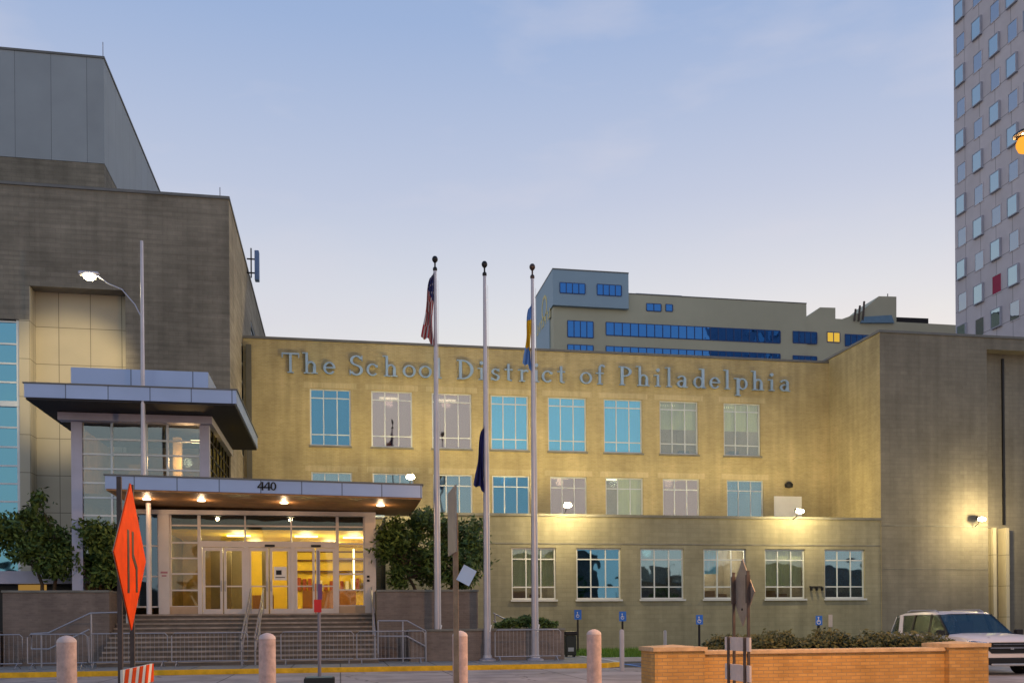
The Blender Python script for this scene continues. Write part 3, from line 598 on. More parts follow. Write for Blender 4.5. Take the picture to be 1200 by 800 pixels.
# ------------------------------------------------------------ entrance: glass pavilion
VY = 36.5; VZ = 1.86
ent = thing('glass_entrance', 'brightly lit glass entrance lobby with three pairs of doors at the top of the steps', 'entrance', (-2.4, 37, VZ))
XV = lambda u: X_(u, VY); ZV = lambda v: at(300, v, VY).z
zs_ = [ZV(v) for v in (718, 710, 691, 672, 654, 636, 616, 599, 592)]
for ua, ub in ((187, 199.6), (428, 441)): m = MB(); m.box(XV(ua), XV(ub), VY - .12, VY + .25, VZ, 5.66); m.build('pier', ENTRYF, ent)
m = MB(); m.box(XV(160), XV(441), VY - .15, VY + .2, 5.50, 5.66); m.build('head_beam', ENTRYF, ent)
m = MB(); m.lathe((X_(175, 35.0), 35.0, VZ), [(.09, 0), (.09, 3.86)], 16); m.build('column', ENTRYF, ent, smooth=True)
m = MB(); m.box(XV(199.6), XV(234), VY - .02, VY + .1, VZ, zs_[1]); m.box(XV(396), XV(428), VY - .02, VY + .1, VZ, zs_[1]); m.build('sill_panel', mat('beige_sill', (.5, .36, .24), .6), ent)
def glazing(name, ua, ub, vs, cols=(), gm=G_ENT):
    m = MB(); xa, xb = XV(ua), XV(ub); za, zb = ZV(vs[0]), ZV(vs[-1]); t = .055
    for v in vs: z = ZV(v); m.box(xa, xb, VY, VY + .1, z - t / 2, z + t / 2)
    for x in (xa + t / 2, xb - t / 2): m.box(x - t / 2, x + t / 2, VY + .003, VY + .097, za, zb)
    for u in cols: x = XV(u); m.box(x - t / 2, x + t / 2, VY + .003, VY + .097, za, zb)
    w = m.build(name, ENTRYF, ent); m = MB(); m.box(xa, xb, VY + .045, VY + .055, za, zb); m.build('pane', gm, w); return w
glazing('side_light', 199.6, 234, (710, 691, 672, 654, 636, 616, 599))
glazing('side_light', 396, 428, (710, 691, 672, 654, 636, 616, 599))
glazing('side_light', 160, 187, (710, 675, 640, 599), gm=G_DARK)
glazing('transom_window', 234, 396, (635, 616, 599), (288, 342))
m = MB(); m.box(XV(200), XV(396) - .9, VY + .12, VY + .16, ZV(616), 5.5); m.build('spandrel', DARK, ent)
m = MB(); m.box(XV(234), XV(396), VY - .06, VY + .12, ZV(641), ZV(634)); 
for u in (234.9, 289.5, 343.5, 395): x = XV(u); m.box(x - .075, x + .075, VY - .055, VY + .115, VZ, ZV(641))
m.build('door_frame', ENTRYF, ent)
for i, (a, b) in enumerate(((238, 261.5), (263, 287), (292, 315), (316.8, 341), (346, 369.5), (371, 393.5))):
    xa, xb = XV(a), XV(b); zt = ZV(641.5); m = MB(); fwid = .09
    m.box(xa, xa + fwid, VY - .03, VY + .04, VZ + .01, zt); m.box(xb - fwid, xb, VY - .03, VY + .04, VZ + .01, zt)
    m.box(xa + fwid, xb - fwid, VY - .03, VY + .04, VZ + .01, VZ + .19); m.box(xa + fwid, xb - fwid, VY - .03, VY + .04, zt - .12, zt); m.box(xa + fwid, xb - fwid, VY - .02, VY + .03, VZ + 1.0, VZ + 1.05)
    d = m.build('door', ENTRYF, ent); m = MB(); m.box(xa + fwid - .01, xb - fwid + .01, VY, VY + .01, VZ + .15, zt - .1); m.build('pane', G_ENT, d)
    hx = xb - .045 if i % 2 == 0 else xa + .045; m = MB(); m.tube([(hx, VY - .03, VZ + .85), (hx, VY - .1, VZ + .88), (hx, VY - .1, VZ + 1.2), (hx, VY - .03, VZ + 1.23)], .016, 6); m.build('handle', PIPE, d)
    if i == 3:
        m = MB(); m.box(xa + .14, xb - .14, VY - .008, VY - .003, VZ + 1.25, VZ + 1.75); n_ = m.build('notice', WHITE, d); n_['label'] = 'white paper notice taped to the door glass'
        m = MB(); m.box(xa + .22, xa + .42, VY - .012, VY - .009, VZ + 1.45, VZ + 1.62, 0); m.box(xa + .2, xb - .2, VY - .012, VY - .009, VZ + 1.34, VZ + 1.37, 0); m.build('print', BLACK, n_)
for u in (317, 371): m = MB(); x = XV(u); m.box(x - .18, x + .18, VY - .1, VY - .063, ZV(641) + .02, ZV(641) + .1); m.build('door_closer', BLACK, ent)
m = MB(); x = XV(434); 
for dz in (0, .05): m.box(x - .12, x - .02, VY - .16, VY - .123, 3.05 + dz * 3, 3.13 + dz * 3)
m.build('entry_phone', BLACK, ent)
m = MB(); x = XV(193.5); m.box(x - .12, x + .12, VY - .135, VY - .122, 3.35, 3.42); m.box(x - .08, x + .08, VY - .135, VY - .122, 3.24, 3.29); m.build('door_plate', mat('faded_red_plate', (.45, .2, .24), .6), ent)
# lobby inside
m = MB(); xa, xb = XV(188), XV(441); ym = 45.0
m.face([(xa, ym, VZ), (xb, ym, VZ), (xb, ym, 5.0), (xa, ym, 5.0)]); m.face([(xb, VY + .3, VZ), (xb, ym, VZ), (xb, ym, 5.0), (xb, VY + .3, 5.0)]); m.face([(xa, VY + .3, VZ), (xa, ym, VZ), (xa, ym, 5.0), (xa, VY + .3, 5.0)], 1)
m.face([(xa, VY + .3, 5.0), (xb, VY + .3, 5.0), (xb, ym, 5.0), (xa, ym, 5.0)]); m.face([(xa, VY + .13, VZ), (xb, VY + .13, VZ), (xb, ym, VZ), (xa, ym, VZ)], 2)
m.build('lobby_shell', [LOBBY, mat('lobby_dark_wall', (.12, .08, .035), .6, var=.4, scale=1.5), mat('lobby_floor', (.3, .22, .12), .25)], ent, recalc=False)
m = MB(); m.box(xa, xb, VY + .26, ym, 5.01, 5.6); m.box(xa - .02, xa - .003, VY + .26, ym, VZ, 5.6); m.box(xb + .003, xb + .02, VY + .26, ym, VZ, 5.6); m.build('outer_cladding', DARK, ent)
LCM = mat('lobby_column', (.18, .15, .11), .5)
for (x, y, w_, h_) in ((-4.4, 41, .5, 3.1), (-3.3, 42.5, .35, 3.1), (-2.2, 41.5, .4, 3.1)): m = MB(); m.box(x, x + w_, y, y + .4, VZ, VZ + h_); m.build('lobby_column', LCM, ent)
m = MB(); m.box(XV(236), XV(262), 39.2, 39.3, VZ, VZ + 2.9); m.build('lobby_screen', LCM, ent)
DBM = mat('desk_brown', (.24, .10, .04), .5)
m = MB(); m.box(-1.6, .7, 42.6, 43.3, VZ, VZ + 1.05); m.build('reception_desk', DBM, ent)
m = MB(); m.box(-3.8, -2.9, 43.5, 44, VZ, VZ + .9); m.build('side_table', DBM, ent)
m = MB()
for i in range(14): x = -1.9 + i * .24; m.box(x, x + .15, 44.7, 44.95, VZ + 1.15, VZ + 1.15 + random.uniform(.25, .6), random.choice([0, 0, 1, 2]))
for z in (2.0, 2.5, 2.9): m.box(-2.0, 1.2, 44.6, 44.97, VZ + z, VZ + z + .05, 2)
m.build('display_shelf', [mat('dull_red_stock', (.32, .07, .04), .7), WHITE, mat('shelf_brown', (.14, .07, .03), .6)], ent)
for x, y in ((-3.9, 39), (-1.3, 39), (-3.6, 42.6), (-.4, 42.4), (.6, 39.4)):
    m = MB(); m.box(x - .45, x + .45, y - .1, y + .1, 4.94, 4.99); o = m.build('ceiling_light', TUBE, ent); lamp('lobby_lamp', (x, y, 4.7), 105, (1, .87, .46), .25, parent=o)
m = MB(); x = .55; m.box(x, x + .07, 40.6, 40.66, 2.9, 4.6); o = m.build('light_strip', TUBE, ent)

# ------------------------------------------------------------ steps, planters, rails
st = thing('entrance_steps', 'wide brown concrete steps up to the entrance doors', 'steps', (-3, 34, .14))
sx0, sx1 = X_(128, 34.4), X_(441, 34.6); n = 11; y0 = 32.6; dy = (36.3 - y0) / n; hz = (VZ - .14) / n
m = MB()
for i in range(n): m.box(sx0, sx1, y0 + i * dy, 36.3 if i == n - 1 else y0 + (i + 1) * dy + .002 * 0, .1, .14 + (i + 1) * hz)
m.box(sx0, sx1, 36.3, VY + .13, .1, VZ - .003); m.build('treads', CONC, st, bevel=.012)
m = MB()
for i in range(n): m.box(sx0 + .02, sx1 - .02, y0 + i * dy - .035, y0 + i * dy + .2, .14 + (i + 1) * hz - .055, .14 + (i + 1) * hz + .006)
m.build('nosing', mat('step_nosing', (.34, .28, .23), .85, 0, .3, 2.2, .4), st)  # kept lighter than the risers, whose shade is in their colour
pl = thing('planter', 'long brown brick planter left of the steps with a tree in it', 'planter', (-9.3, 35.5, .14), 'raised planters beside the steps')
m = MB(); m.box(-11.11, sx0 - .02, 34.5, 36.9, .14, 2.6); m.build('wall', PLANTB, pl); m = MB(); m.box(-11.15, sx0 - .01, 34.46, 36.94, 2.603, 2.68); m.build('cap', LEDGE, pl, bevel=.01)
m = MB(); m.box(-14.5, -11.2, 33.6, 36.5, .14, 1.3); lw = tag(m.build('low_wall', PLANTB), 'low brown brick wall at the far left below the dark wall', 'wall')
pl2 = thing('planter', 'tall brown brick planter right of the steps holding the dense round tree', 'planter', (3.2, 35.5, .14), 'raised planters beside the steps')
m = MB(); m.box(sx1 + .02, 4.95, 34.5, 38.0, .14, 2.6); m.build('wall', PLANTB, pl2); m = MB(); m.box(sx1 + .01, 4.99, 34.46, 38.04, 2.603, 2.68); m.build('cap', LEDGE, pl2, bevel=.01)
pl3 = thing('planter', 'low brown brick planter with a small bush beside the flagpoles', 'planter', (6, 34, .14), 'raised planters beside the steps')
m = MB(); m.box(2.4, 7.88, 33.3, 34.45, .14, 1.18); m.build('wall', PLANTB, pl3); m = MB(); m.box(2.36, 7.92, 33.26, 34.455, 1.183, 1.26); m.build('cap', LEDGE, pl3, bevel=.01)

def rail(label, polys, posts, r=.028, group='pipe handrails of the entrance'):
    a = Vector(polys[0][0]); t = thing('handrail', label, 'handrail', (a.x, a.y, .14), group)
    for p in polys: m = MB(); m.tube(p, r, 8); m.build('rail', PIPE, t, smooth=True)
    for p in posts: m = MB(); m.tube(p, r, 8); m.build('post', PIPE, t, smooth=True)
    return t
# centre double rail going up the flight
X0 = X_(297, 34.5)
for s, lab in ((-.22, 'left pipe of the handrail pair in the middle of the steps'), (.22, 'right pipe of the handrail pair in the middle of the steps')):
    x = X0 + s
    rail(lab, [[(x, 32.5, .95), (x, 32.35, 1.0), (x, 32.7, 1.15), (x, 36.2, 2.78), (x, 36.5 - .3, 2.79)], [(x, 32.5, .6), (x, 36.0, 2.25)]],
         [[(x, 32.55, .14), (x, 32.55, 1.06)], [(x, 34.4, .9), (x, 34.4, 1.94)], [(x, 36.1, 1.8), (x, 36.1, 2.75)]], .03)
x = sx1 - .12
rail('handrail running up the right edge of the steps', [[(x, 32.6, 1.05), (x, 32.8, 1.2), (x, 36.2, 2.82)]], [[(x, 32.7, .14), (x, 32.7, 1.15)], [(x, 34.5, .95), (x, 34.5, 2.0)], [(x, 36.1, 1.8), (x, 36.1, 2.8)]], .03)
def pp(u, v, Y=33.2): q_ = at(u, v, Y); return (q_.x, q_.y, q_.z)
def drop(u, v, Y=33.2, z=.14): q_ = at(u, v, Y); return [(q_.x, Y, z), (q_.x, Y, q_.z)]
rail('sloping handrail in front of the left planter', [[pp(37, 760), pp(36.5, 742), pp(57, 741), pp(106, 718), pp(139, 717)], [pp(37, 760), pp(57, 760), pp(105, 737)]],
     [drop(48.5, 741), drop(107, 718), drop(140, 717)])
rail('sloping handrail in front of the right planter', [[pp(443, 727), pp(477, 727), pp(499, 739)], [pp(443, 745), pp(477, 745), pp(499, 757)]], [drop(443, 727), drop(472, 727), drop(499, 739)])
rail('short sloping handrail behind the low planter', [[pp(578, 718, 36), pp(600, 729, 36)], [pp(578, 727, 36), pp(600, 738, 36)]], [drop(580, 719, 36), drop(599, 729, 36)])

# crowd-control barriers
def barrier(uL, uR, Y, label, low=False, tilt=0):
    xa, xb = X_(uL, Y), X_(uR, Y); t = thing('crowd_barrier', label, 'barrier', ((xa + xb) / 2, Y, .14), 'steel crowd barriers along the sidewalk')
    z0, z1 = .32, 1.22; r = .08; yb = Y + tilt
    m = MB(); m.tube([(xa, Y, z0), (xa, Y, z1 - r), (xa + r, Y, z1), (xb - r, yb, z1), (xb, yb, z1 - r), (xb, yb, z0), (xa, Y, z0)], .019, 8); m.build('frame', PIPE, t, smooth=True)
    m = MB(); n = max(5, int((xb - xa) / .125))
    for i in range(1, n): f = i / n; m.tube([(xa + (xb - xa) * f, Y + tilt * f, z0), (xa + (xb - xa) * f, Y + tilt * f, z1)], .0055, 5)
    m.build('bars', PIPE, t)
    for x, yy in ((xa + .15, Y), (xb - .15, yb)): m = MB(); m.tube([(x, yy - .3, .16), (x, yy, .32), (x, yy + .3, .16)], .018, 6); m.build('foot', PIPE, t)
barrier(-48, 26, 31.9, 'steel crowd barrier cut off by the left edge of the view')
barrier(32, 102, 31.9, 'steel crowd barrier behind the leftmost bollard')
barrier(104, 196, 32.1, 'steel crowd barrier behind the orange diamond sign')
barrier(201, 290, 31.9, 'steel crowd barrier just left of the middle handrail')
barrier(329, 414, 32.1, 'steel crowd barrier behind the thin portable sign pole')
barrier(418, 498, 31.7, 'steel crowd barrier left of the first flagpole', tilt=.1)
barrier(580, 657, 32.0, 'steel crowd barrier in front of the low planter')

# ------------------------------------------------------------ trees and planting
def tree(name, label, x, y, z0, blobs, n, trunks, leaf=.11, mat_=None, group=None, cat='tree'):
    t = thing(name, label, cat, (x, y, z0), group)
    m = MB()
    for (bx, by) in trunks:
        h = min(b[2] for b in blobs) - z0 + .6; pts = [(x + bx, y + by, z0 - .05)]
        for k in range(1, 5): pts.append((x + bx * (1 + k * .25) + random.uniform(-.05, .05), y + by + random.uniform(-.05, .05), z0 + h * k / 4))
        m.tube(pts, .07, 7, .04)
        for b in blobs:
            if random.random() < .75:
                e = Vector(b[:3]) ; s_ = Vector(pts[random.choice([2, 3, 4])]); mid = (s_ + e) / 2 + Vector((random.uniform(-.1, .1), random.uniform(-.1, .1), -.1)); m.tube([s_, mid, e], .032, 5, .01)
    m.build('trunk', BARK, t, smooth=True)
    m = MB(); tot = sum(b[3] ** 2 for b in blobs)
    for b in blobs:
        nb = int(n * b[3] ** 2 / tot); cl_ = [(random.gauss(0, 1), random.gauss(0, 1), random.gauss(0, 1)) for _ in range(max(8, nb // 28))]
        for i in range(nb):
            c = cl_[i % len(cl_)]; l_ = sqrt(sum(q_ * q_ for q_ in c)) or 1; rr = b[3] * (.45 + .6 * ((i % len(cl_)) * .618 % 1))
            p = Vector(b[:3]) + Vector((c[0] / l_ * rr, c[1] / l_ * rr, c[2] / l_ * rr * .82)) + Vector([random.gauss(0, .13) for _ in range(3)])
            a = Vector([random.gauss(0, 1) for _ in range(3)]).normalized(); bb = a.orthogonal().normalized(); s_ = leaf * random.uniform(.45, 1.25)
            m.mesh([p - a * s_, p + bb * s_ * .45, p + a * s_, p - bb * s_ * .45], [(0, 1, 2, 3)])
    m.build('crown', mat_ or LEAF, t, recalc=False); return t
def blobs(pts, Y, jit=.5):
    o = []
    for u, v, rr in pts: p = at(u, v, Y + random.uniform(-jit, jit)); o.append((p.x, p.y, p.z, rr))
    return o
tree('tree', 'loose green tree at the far left with thin stems above the planter', X_(55, 36), 36, 2.55, blobs([(10, 625, .55), (40, 605, .55), (62, 632, .8), (30, 645, .6), (80, 655, .6), (60, 665, .6), (0, 612, .4), (45, 585, .25), (20, 630, .5)], 36), 5200, [(-.15, 0), (.2, .1)], group='trees in the planters')
tree('tree', 'smaller green tree behind the orange diamond sign', X_(115, 35.8), 35.8, 2.55, blobs([(112, 625, .6), (125, 645, .6), (105, 660, .6), (128, 612, .4), (125, 672, .5), (95, 640, .4)], 35.8), 4200, [(0, 0), (.2, 0)], group='trees in the planters')
tree('tree', 'dense dark round tree right of the entrance doors', X_(508, 36.2), 36.2, 2.55, blobs([(470, 630, .8), (500, 615, .75), (530, 628, .8), (555, 640, .6), (480, 655, .75), (515, 658, .85), (548, 660, .65), (455, 645, .5), (462, 622, .45), (492, 608, .4), (560, 618, .35), (500, 672, .6), (540, 675, .6), (470, 675, .5), (566, 655, .4)], 36.2, .5), 12500, [(-.6, 0), (0, .1), (.6, 0)], group='trees in the planters')
def shrub(name, label, x0, x1, y0, y1, z0, z1, n, m_, cat, leaf=.06):
    m = MB()
    for i in range(n):
        x = random.uniform(x0, x1); y = random.uniform(y0, y1); edge = min(1, (x - x0) / .35, (x1 - x) / .35); top = z0 + (z1 - z0) * (.72 + .16 * sin(x * 3.1) * sin(x * 7.7 + 1) + .12 * random.random()) * (.55 + .45 * edge)
        p = Vector((x, y, top - abs(random.gauss(0, .35)) * (top - z0))); p.z = max(p.z, z0 + .01)
        a = Vector([random.gauss(0, 1) for _ in range(3)]).normalized(); bb = a.orthogonal().normalized(); s_ = leaf * random.uniform(.6, 1.3)
        m.mesh([p - a * s_, p + bb * s_ * .5, p + a * s_, p - bb * s_ * .5], [(0, 1, 2, 3)])
    t = thing(name, label, cat, ((x0 + x1) / 2, (y0 + y1) / 2, z0)); m.build('foliage', m_, t, recalc=False)
    m = MB()
    k = max(2, int((x1 - x0) / .7))
    for i in range(k): x = x0 + (x1 - x0) * (i + .5) / k; m.tube([(x, (y0 + y1) / 2, z0), (x + .05, (y0 + y1) / 2, z0 + (z1 - z0) * .6)], .025, 5)
    m.build('stem', BARK, t)
shrub('bush', 'small dark green bush in the low planter behind the flagpoles', X_(581, 33.9), X_(652, 33.9), 33.5, 34.3, 1.15, 1.75, 2600, LEAF, 'bush', .07)
hb = thing('planting_bed', 'strip of dark soil behind the orange brick wall', 'planting bed', (10, 19.8, 0))
m = MB(); m.box(X_(822, 19.2), X_(1118, 19.2), 18.9, 20.6, .01, .25); m.build('soil', mat('dark_soil', (.05, .04, .03), .95), hb)
shrub('hedge', 'low brownish green clipped hedge behind the orange brick wall', X_(826, 19.6), X_(1112, 19.6), 19.0, 20.3, .25, 1.32, 19000, HEDGE, 'hedge', .055)

# ------------------------------------------------------------ flagpoles and flags
for i, (ub, Y, ut, vt, lab) in enumerate(((513, 33.6, 507, 303, 'leftmost of the three tall flagpoles, carrying the striped flag at its top'), (571, 33.1, 566, 309, 'middle flagpole, its dark blue flag hanging halfway down'), (627, 32.7, 620.5, 312, 'rightmost flagpole, carrying the blue and yellow flag'))):
    X = X_(ub, Y) ; zt = at(ut, vt, Y).z; X = (X_(ub, Y) * .5 + X_(ub, Y) * .5)
    t = thing('flagpole', lab, 'flagpole', (X, Y, .14), 'three flagpoles in front of the planters')
    m = MB(); m.lathe((X, Y, .14), [(.135, 0), (.13, .5), (.115, 5), (.075, 10), (.055, zt - .56)], 16); m.build('pole', POLE, t, smooth=True)
    m = MB(); m.lathe((X, Y, .14), [(.30, 0), (.30, .05), (.17, .1), (.16, .2)], 16); m.build('base_plate', POLE, t)
    m = MB(); z = zt - .45; m.lathe((X, Y, z), [(.03, 0), (.07, .03), (.08, .08), (.07, .13), (.03, .17), (.03, .3), (.06, .33), (.095, .38), (.105, .43), (.095, .48), (.06, .53), (.01, .55)], 14); m.build('finial', mat('finial_bronze', (.08, .055, .05), .35, .6) if i == 2 else BLACK, t, smooth=True)
    m = MB(); m.tube([(X + .08, Y - .14, 1.2), (X + .09, Y - .12, zt - .8)], .006, 5); m.tube([(X + .06, Y - .17, 1.15), (X + .12, Y - .15, 1.4)], .02, 5); m.build('halyard', WHITE, t)
def flag(name, label, X, Y, z1, z0, wtop, wbot, side, colf, mats, fold=.07):
    m = MB(); nz_, nx_ = 34, 18
    def pt(i, j):
        t = i / nz_; s = j / nx_; w = wtop + (wbot - wtop) * t ** .75; 
        x = X + side * (.07 + w * s) ; z = z1 + (z0 - z1) * (t * (1 - .12 * s) + .10 * s * (1 - t)) - .06 * sin(s * 9) * t
        return (x + .03 * sin(7 * t + s * 4), Y - .05 + fold * sin(s * 17 + 2 * t) * (.4 + t), z)
    for i in range(nz_):
        for j in range(nx_): m.face([pt(i, j), pt(i, j + 1), pt(i + 1, j + 1), pt(i + 1, j)], colf((i + .5) / nz_, (j + .5) / nx_, i, j))
    return tag(m.build(name, mats, recalc=False), label, 'flag', 'flags on the flagpoles')
fR, fW, fB, fY, fN, fC = [mat('cloth_' + n_, c, .85, 0, .1) for n_, c in (('red', (.35, .03, .04)), ('white', (.5, .48, .5)), ('navy', (.025, .03, .12)), ('yellow', (.62, .42, .02)), ('indigo', (.02, .025, .13)), ('sky_blue', (.12, .28, .62)))]
XP = X_(513, 33.6); a_, b_ = at(505, 318, 33.6).z, at(505, 405, 33.6).z
flag('flag', 'limp flag with red and white stripes and a dark blue corner, left pole', XP, 33.6, a_, b_, .10, .42, -1, lambda t, s, i, j: (2 if not (i % 4 == 1 and j % 4 == 1) else 1) if t + s * .25 < .42 else (0 if (j // 2 + int(t * 5)) % 2 == 0 else 1), [fR, fW, fB])
XP = X_(571, 33.1); a_, b_ = at(563, 497, 33.1).z, at(563, 577, 33.1).z
flag('flag', 'limp dark navy blue flag hanging halfway down the middle pole', XP, 33.1, a_, b_, .08, .36, -1, lambda t, s, i, j: 1 if (.5 < t < .6 and .4 < s < .6) else 0, [fN, fB])
XP = X_(627, 32.7); a_, b_ = at(620, 355, 32.7).z, at(620, 435, 32.7).z
flag('flag', 'limp blue and yellow flag, right pole', XP, 32.7, a_, b_, .08, .28, -1, lambda t, s, i, j: 0 if t < .25 else (1 if t < .72 else 0), [fC, fY], .05)

# street lamp on the low canopy (arm reaches left, lamp lit)
sl = thing('street_lamp', 'lit cobra head lamp on a tall thin pole standing above the entrance canopy', 'street lamp', (-6.4, 33.6, 6.3))
X = X_(169.5, 33.6); lp = at(105, 324, 34.4)
m = MB(); m.tube([(X, 33.6, 6.25), (X, 33.6, 14.3)], .085, 12, .05); m.build('pole', POLE, sl, smooth=True)
m = MB(); m.tube([(X, 33.6, 11.7), (X - .25, 33.7, 12.2), (X - .7, 33.9, 12.75), (X - 1.2, 34.2, 13.02), (lp.x + .25, 34.4, lp.z + .05)], .02, 8); m.build('arm', POLE, sl, smooth=True)
m = MB(); m.box(lp.x - .35, lp.x + .3, 34.28, 34.55, lp.z + .02, lp.z + .16); m.build('head', POLE, sl, bevel=.05)
m = MB(); m.lathe((lp.x, 34.4, lp.z - .13), [(.02, 0), (.13, .03), (.19, .09), (.19, .15)], 16); m.build('bulb', LAMPW, sl, smooth=True)
lamp('street_lamp_light', (lp.x, 34.4, lp.z - .2), 2600, (1, .78, .42), .12, 'SPOT', (-11.0, 42.7, 11.6), 44, .7, sl)

# sodium street lamp in the near right corner of the view (lights the orange wall)
s2 = thing('street_lamp', 'orange glowing street lamp at the right edge of the view high above the car', 'street lamp', (9.6, 11.5, 0))
q2 = at(1193, 172, 12.0); lx = q2.x
m = MB(); m.tube([(lx + 2.4, 12, 0), (lx + 2.4, 12, q2.z + .2)], .11, 12, .07); m.build('pole', POLE, s2, smooth=True)
m = MB(); m.tube([(lx + 2.4, 12, q2.z + .1), (lx + 1.6, 12, q2.z + .45), (lx + .4, 12, q2.z + .3)], .04, 8); m.build('arm', POLE, s2, smooth=True)
m = MB(); m.box(lx - .02, lx + .6, 11.88, 12.12, q2.z + .13, q2.z + .22); m.build('head', BLACK, s2, bevel=.05)
m = MB(); m.lathe((lx + .09, 12, q2.z - .09), [(.02, 0), (.07, .03), (.10, .1), (.10, .15), (.07, .215)], 18); m.build('bulb', glow('sodium_glow', (1, .36, .04), 1.35), s2, smooth=True)
lamp('sodium_light', (lx + .09, 12, q2.z - .3), 3600, (1, .52, .18), .15, parent=s2)

# ------------------------------------------------------------ bollards
bo = None
for u, v, Y, lab in ((78, 744, 13, 'leftmost of the four pinkish bollards'), (313, 742, 14, 'pinkish bollard in front of the middle of the steps'), (539, 740, 14.7, 'pinkish bollard beside the weathered sign post'), (696, 739, 15, 'rightmost pinkish bollard, just left of the orange wall')):
    p = at(u, v, Y)
    if bo is None:
        t = thing('bollard', lab, 'bollard', (0, 0, 0), 'row of bollards along the street'); r_ = .118
        m = MB(); m.lathe((0, 0, 0), [(r_, 0), (r_, 1.28)], 28); m.build('post', BOLL, t, smooth=True)
        m = MB(); m.lathe((0, 0, 1.281), [(r_ + .003, 0), (r_ - .004, .03), (r_ - .03, .06), (r_ - .07, .08), (.01, .088)], 28); m.build('cap', mat('pale_bollard_cap', (.62, .5, .46), .6), t, smooth=True); bo = t
        m = MB(); m.lathe((0, 0, 0), [(r_ + .05, 0), (r_ + .05, .012), (r_ + .004, .03)], 28); m.build('footing', CONC, t)
    else: t = copy_tree(bo); t['label'] = lab
    t.location = (p.x, Y, .0)
# little bollards far back by the lawn
for u, vt, vb, lab in ((729, 737, 786, 'thin grey post at the end of the yellow kerb'), (779.5, 738, 770, 'short pale bollard behind the left end of the orange wall')):
    p = gp(u, vb, 0); zt = at(u, vt, p.y).z; m = MB(); m.lathe((p.x, p.y, 0), [(.07, 0), (.07, zt - .04), (.04, zt)], 14); tag(m.build('post', mat('grey_post', (.4, .38, .40), .6), smooth=True), lab, 'post')

# ------------------------------------------------------------ orange brick wall
ow = thing('brick_wall', 'low orange brick wall with square end piers and a stone cap', 'wall', (9.6, 18.2, 0))
xa, xb, xc, xd = X_(767, 17.7), X_(826, 17.7), X_(1112, 17.7), X_(1158, 17.7); zt = .93
m = MB(); m.box(xb, xc, 17.85, 18.35, 0, .82); m.build('panel', LANEB, ow)
m = MB(); m.box(xb, xc, 17.8, 18.4, .823, .9); m.build('cap', CAPB, ow, bevel=.012)
for x0_, x1_, y_ in ((xa, xb - .003, .85), (xc + .003, xd, .85)):
    m = MB(); m.box(x0_, x1_, 17.7, 17.7 + y_, 0, .9); p_ = m.build('pier', LANEB, ow)
    m = MB(); x0c, x1c, y0c, y1c, zc = x0_ - .04, x1_ + .04, 17.66, 17.74 + y_, .903
    m.box(x0c, x1c, y0c, y1c, zc, zc + .075); xm, ym_ = (x0c + x1c) / 2, (y0c + y1c) / 2
    m.mesh([(x0c, y0c, zc + .076), (x1c, y0c, zc + .076), (x1c, y1c, zc + .076), (x0c, y1c, zc + .076), (xm, ym_, zc + .12)], [(0, 1, 4), (1, 2, 4), (2, 3, 4), (3, 0, 4)]); m.build('pier_cap', CAPB, p_)

# ------------------------------------------------------------ signs
def plateX(m, X, pts, th=.012, mi=0):      # flat plate standing in the Y-Z plane
    m.prism([(X, y, z) for y, z in pts], (th, 0, 0), mi)
# orange diamond sign facing right
sg = thing('road_work_sign', 'bright orange diamond warning sign on two brown posts, seen almost edge on', 'road sign', (-4.4, 11.3, 0))
Yc = 11.0; p = at(152.5, 652, Yc); X = p.x; R = .80; zc = p.z
def pcam(y0_, z0_): return y0_, z0_
m = MB(); plateX(m, X, [(Yc - R, zc), (Yc, zc - R), (Yc + R, zc), (Yc, zc + R)]); m.build('diamond_plate', ORANGE, sg)
m = MB(); plateX(m, X - .006, [(Yc - R - .008, zc), (Yc, zc - R - .008), (Yc + R + .008, zc), (Yc, zc + R + .008)], .0055); m.build('plate_back', TAUPE, sg)
m = MB(); xo = X + .0125                                # marking: a straight lane line and one that bends round it
plateX(m, xo, [(Yc - .20, zc - .40), (Yc - .11, zc - .40), (Yc - .11, zc + .28), (Yc - .20, zc + .28)], .003)
plateX(m, xo, [(Yc + .22, zc - .38), (Yc + .31, zc - .38), (Yc + .31, zc - .10), (Yc + .12, zc + .04), (Yc + .12, zc + .28), (Yc + .03, zc + .28), (Yc + .03, zc + .0), (Yc + .22, zc - .13)], .003)
m.build('lane_symbol', BLACK, sg)
for y in (10.66, 11.26): m = MB(); m.box(X - .058, X - .012, y - .023, y + .023, 0.0, zc + .82); m.build('post', BRONZE, sg)
# orange and white striped board on the posts
def stripes(m, X, y0_, y1_, z0_, z1_, side=.004, n=7, lean=.16):
    w = (y1_ - y0_) / n
    for i in range(n):
        if i % 2 == 0:
            a = y0_ + i * w; b = min(a + w, y1_); d = lean if b + lean <= y1_ + 1e-6 else y1_ - b
            m.prism([(X, a, z0_), (X, b, z0_), (X, min(b + lean, y1_), z1_), (X, min(a + lean, y1_), z1_)], (side, 0, 0))
bd = thing('barricade', 'orange and white striped barricade board at the foot of the orange diamond sign', 'barricade', (-4.4, 11, 0))
Xb = X + .05; ztb = at(150, 783, 11.0).z
for z1_, z0_ in ((ztb + .02, ztb - .19), (ztb - .34, ztb - .55)):
    m = MB(); m.box(Xb, Xb + .025, 10.25, 11.85, z0_, z1_); b_ = m.build('board', mat('board_white', (.72, .66, .56), .6), bd); m = MB(); stripes(m, Xb + .026, 10.25, 11.85, z0_, z1_, n=9, lean=.12); m.build('stripes', ORANGE, b_)
for y in (10.6, 11.5): m = MB(); m.box(Xb - .05, Xb - .002, y - .025, y + .025, 0, ztb); m.box(Xb - .4, Xb + .4, y - .03, y + .03, 0.004, .05); m.build('leg', WHITE, bd)
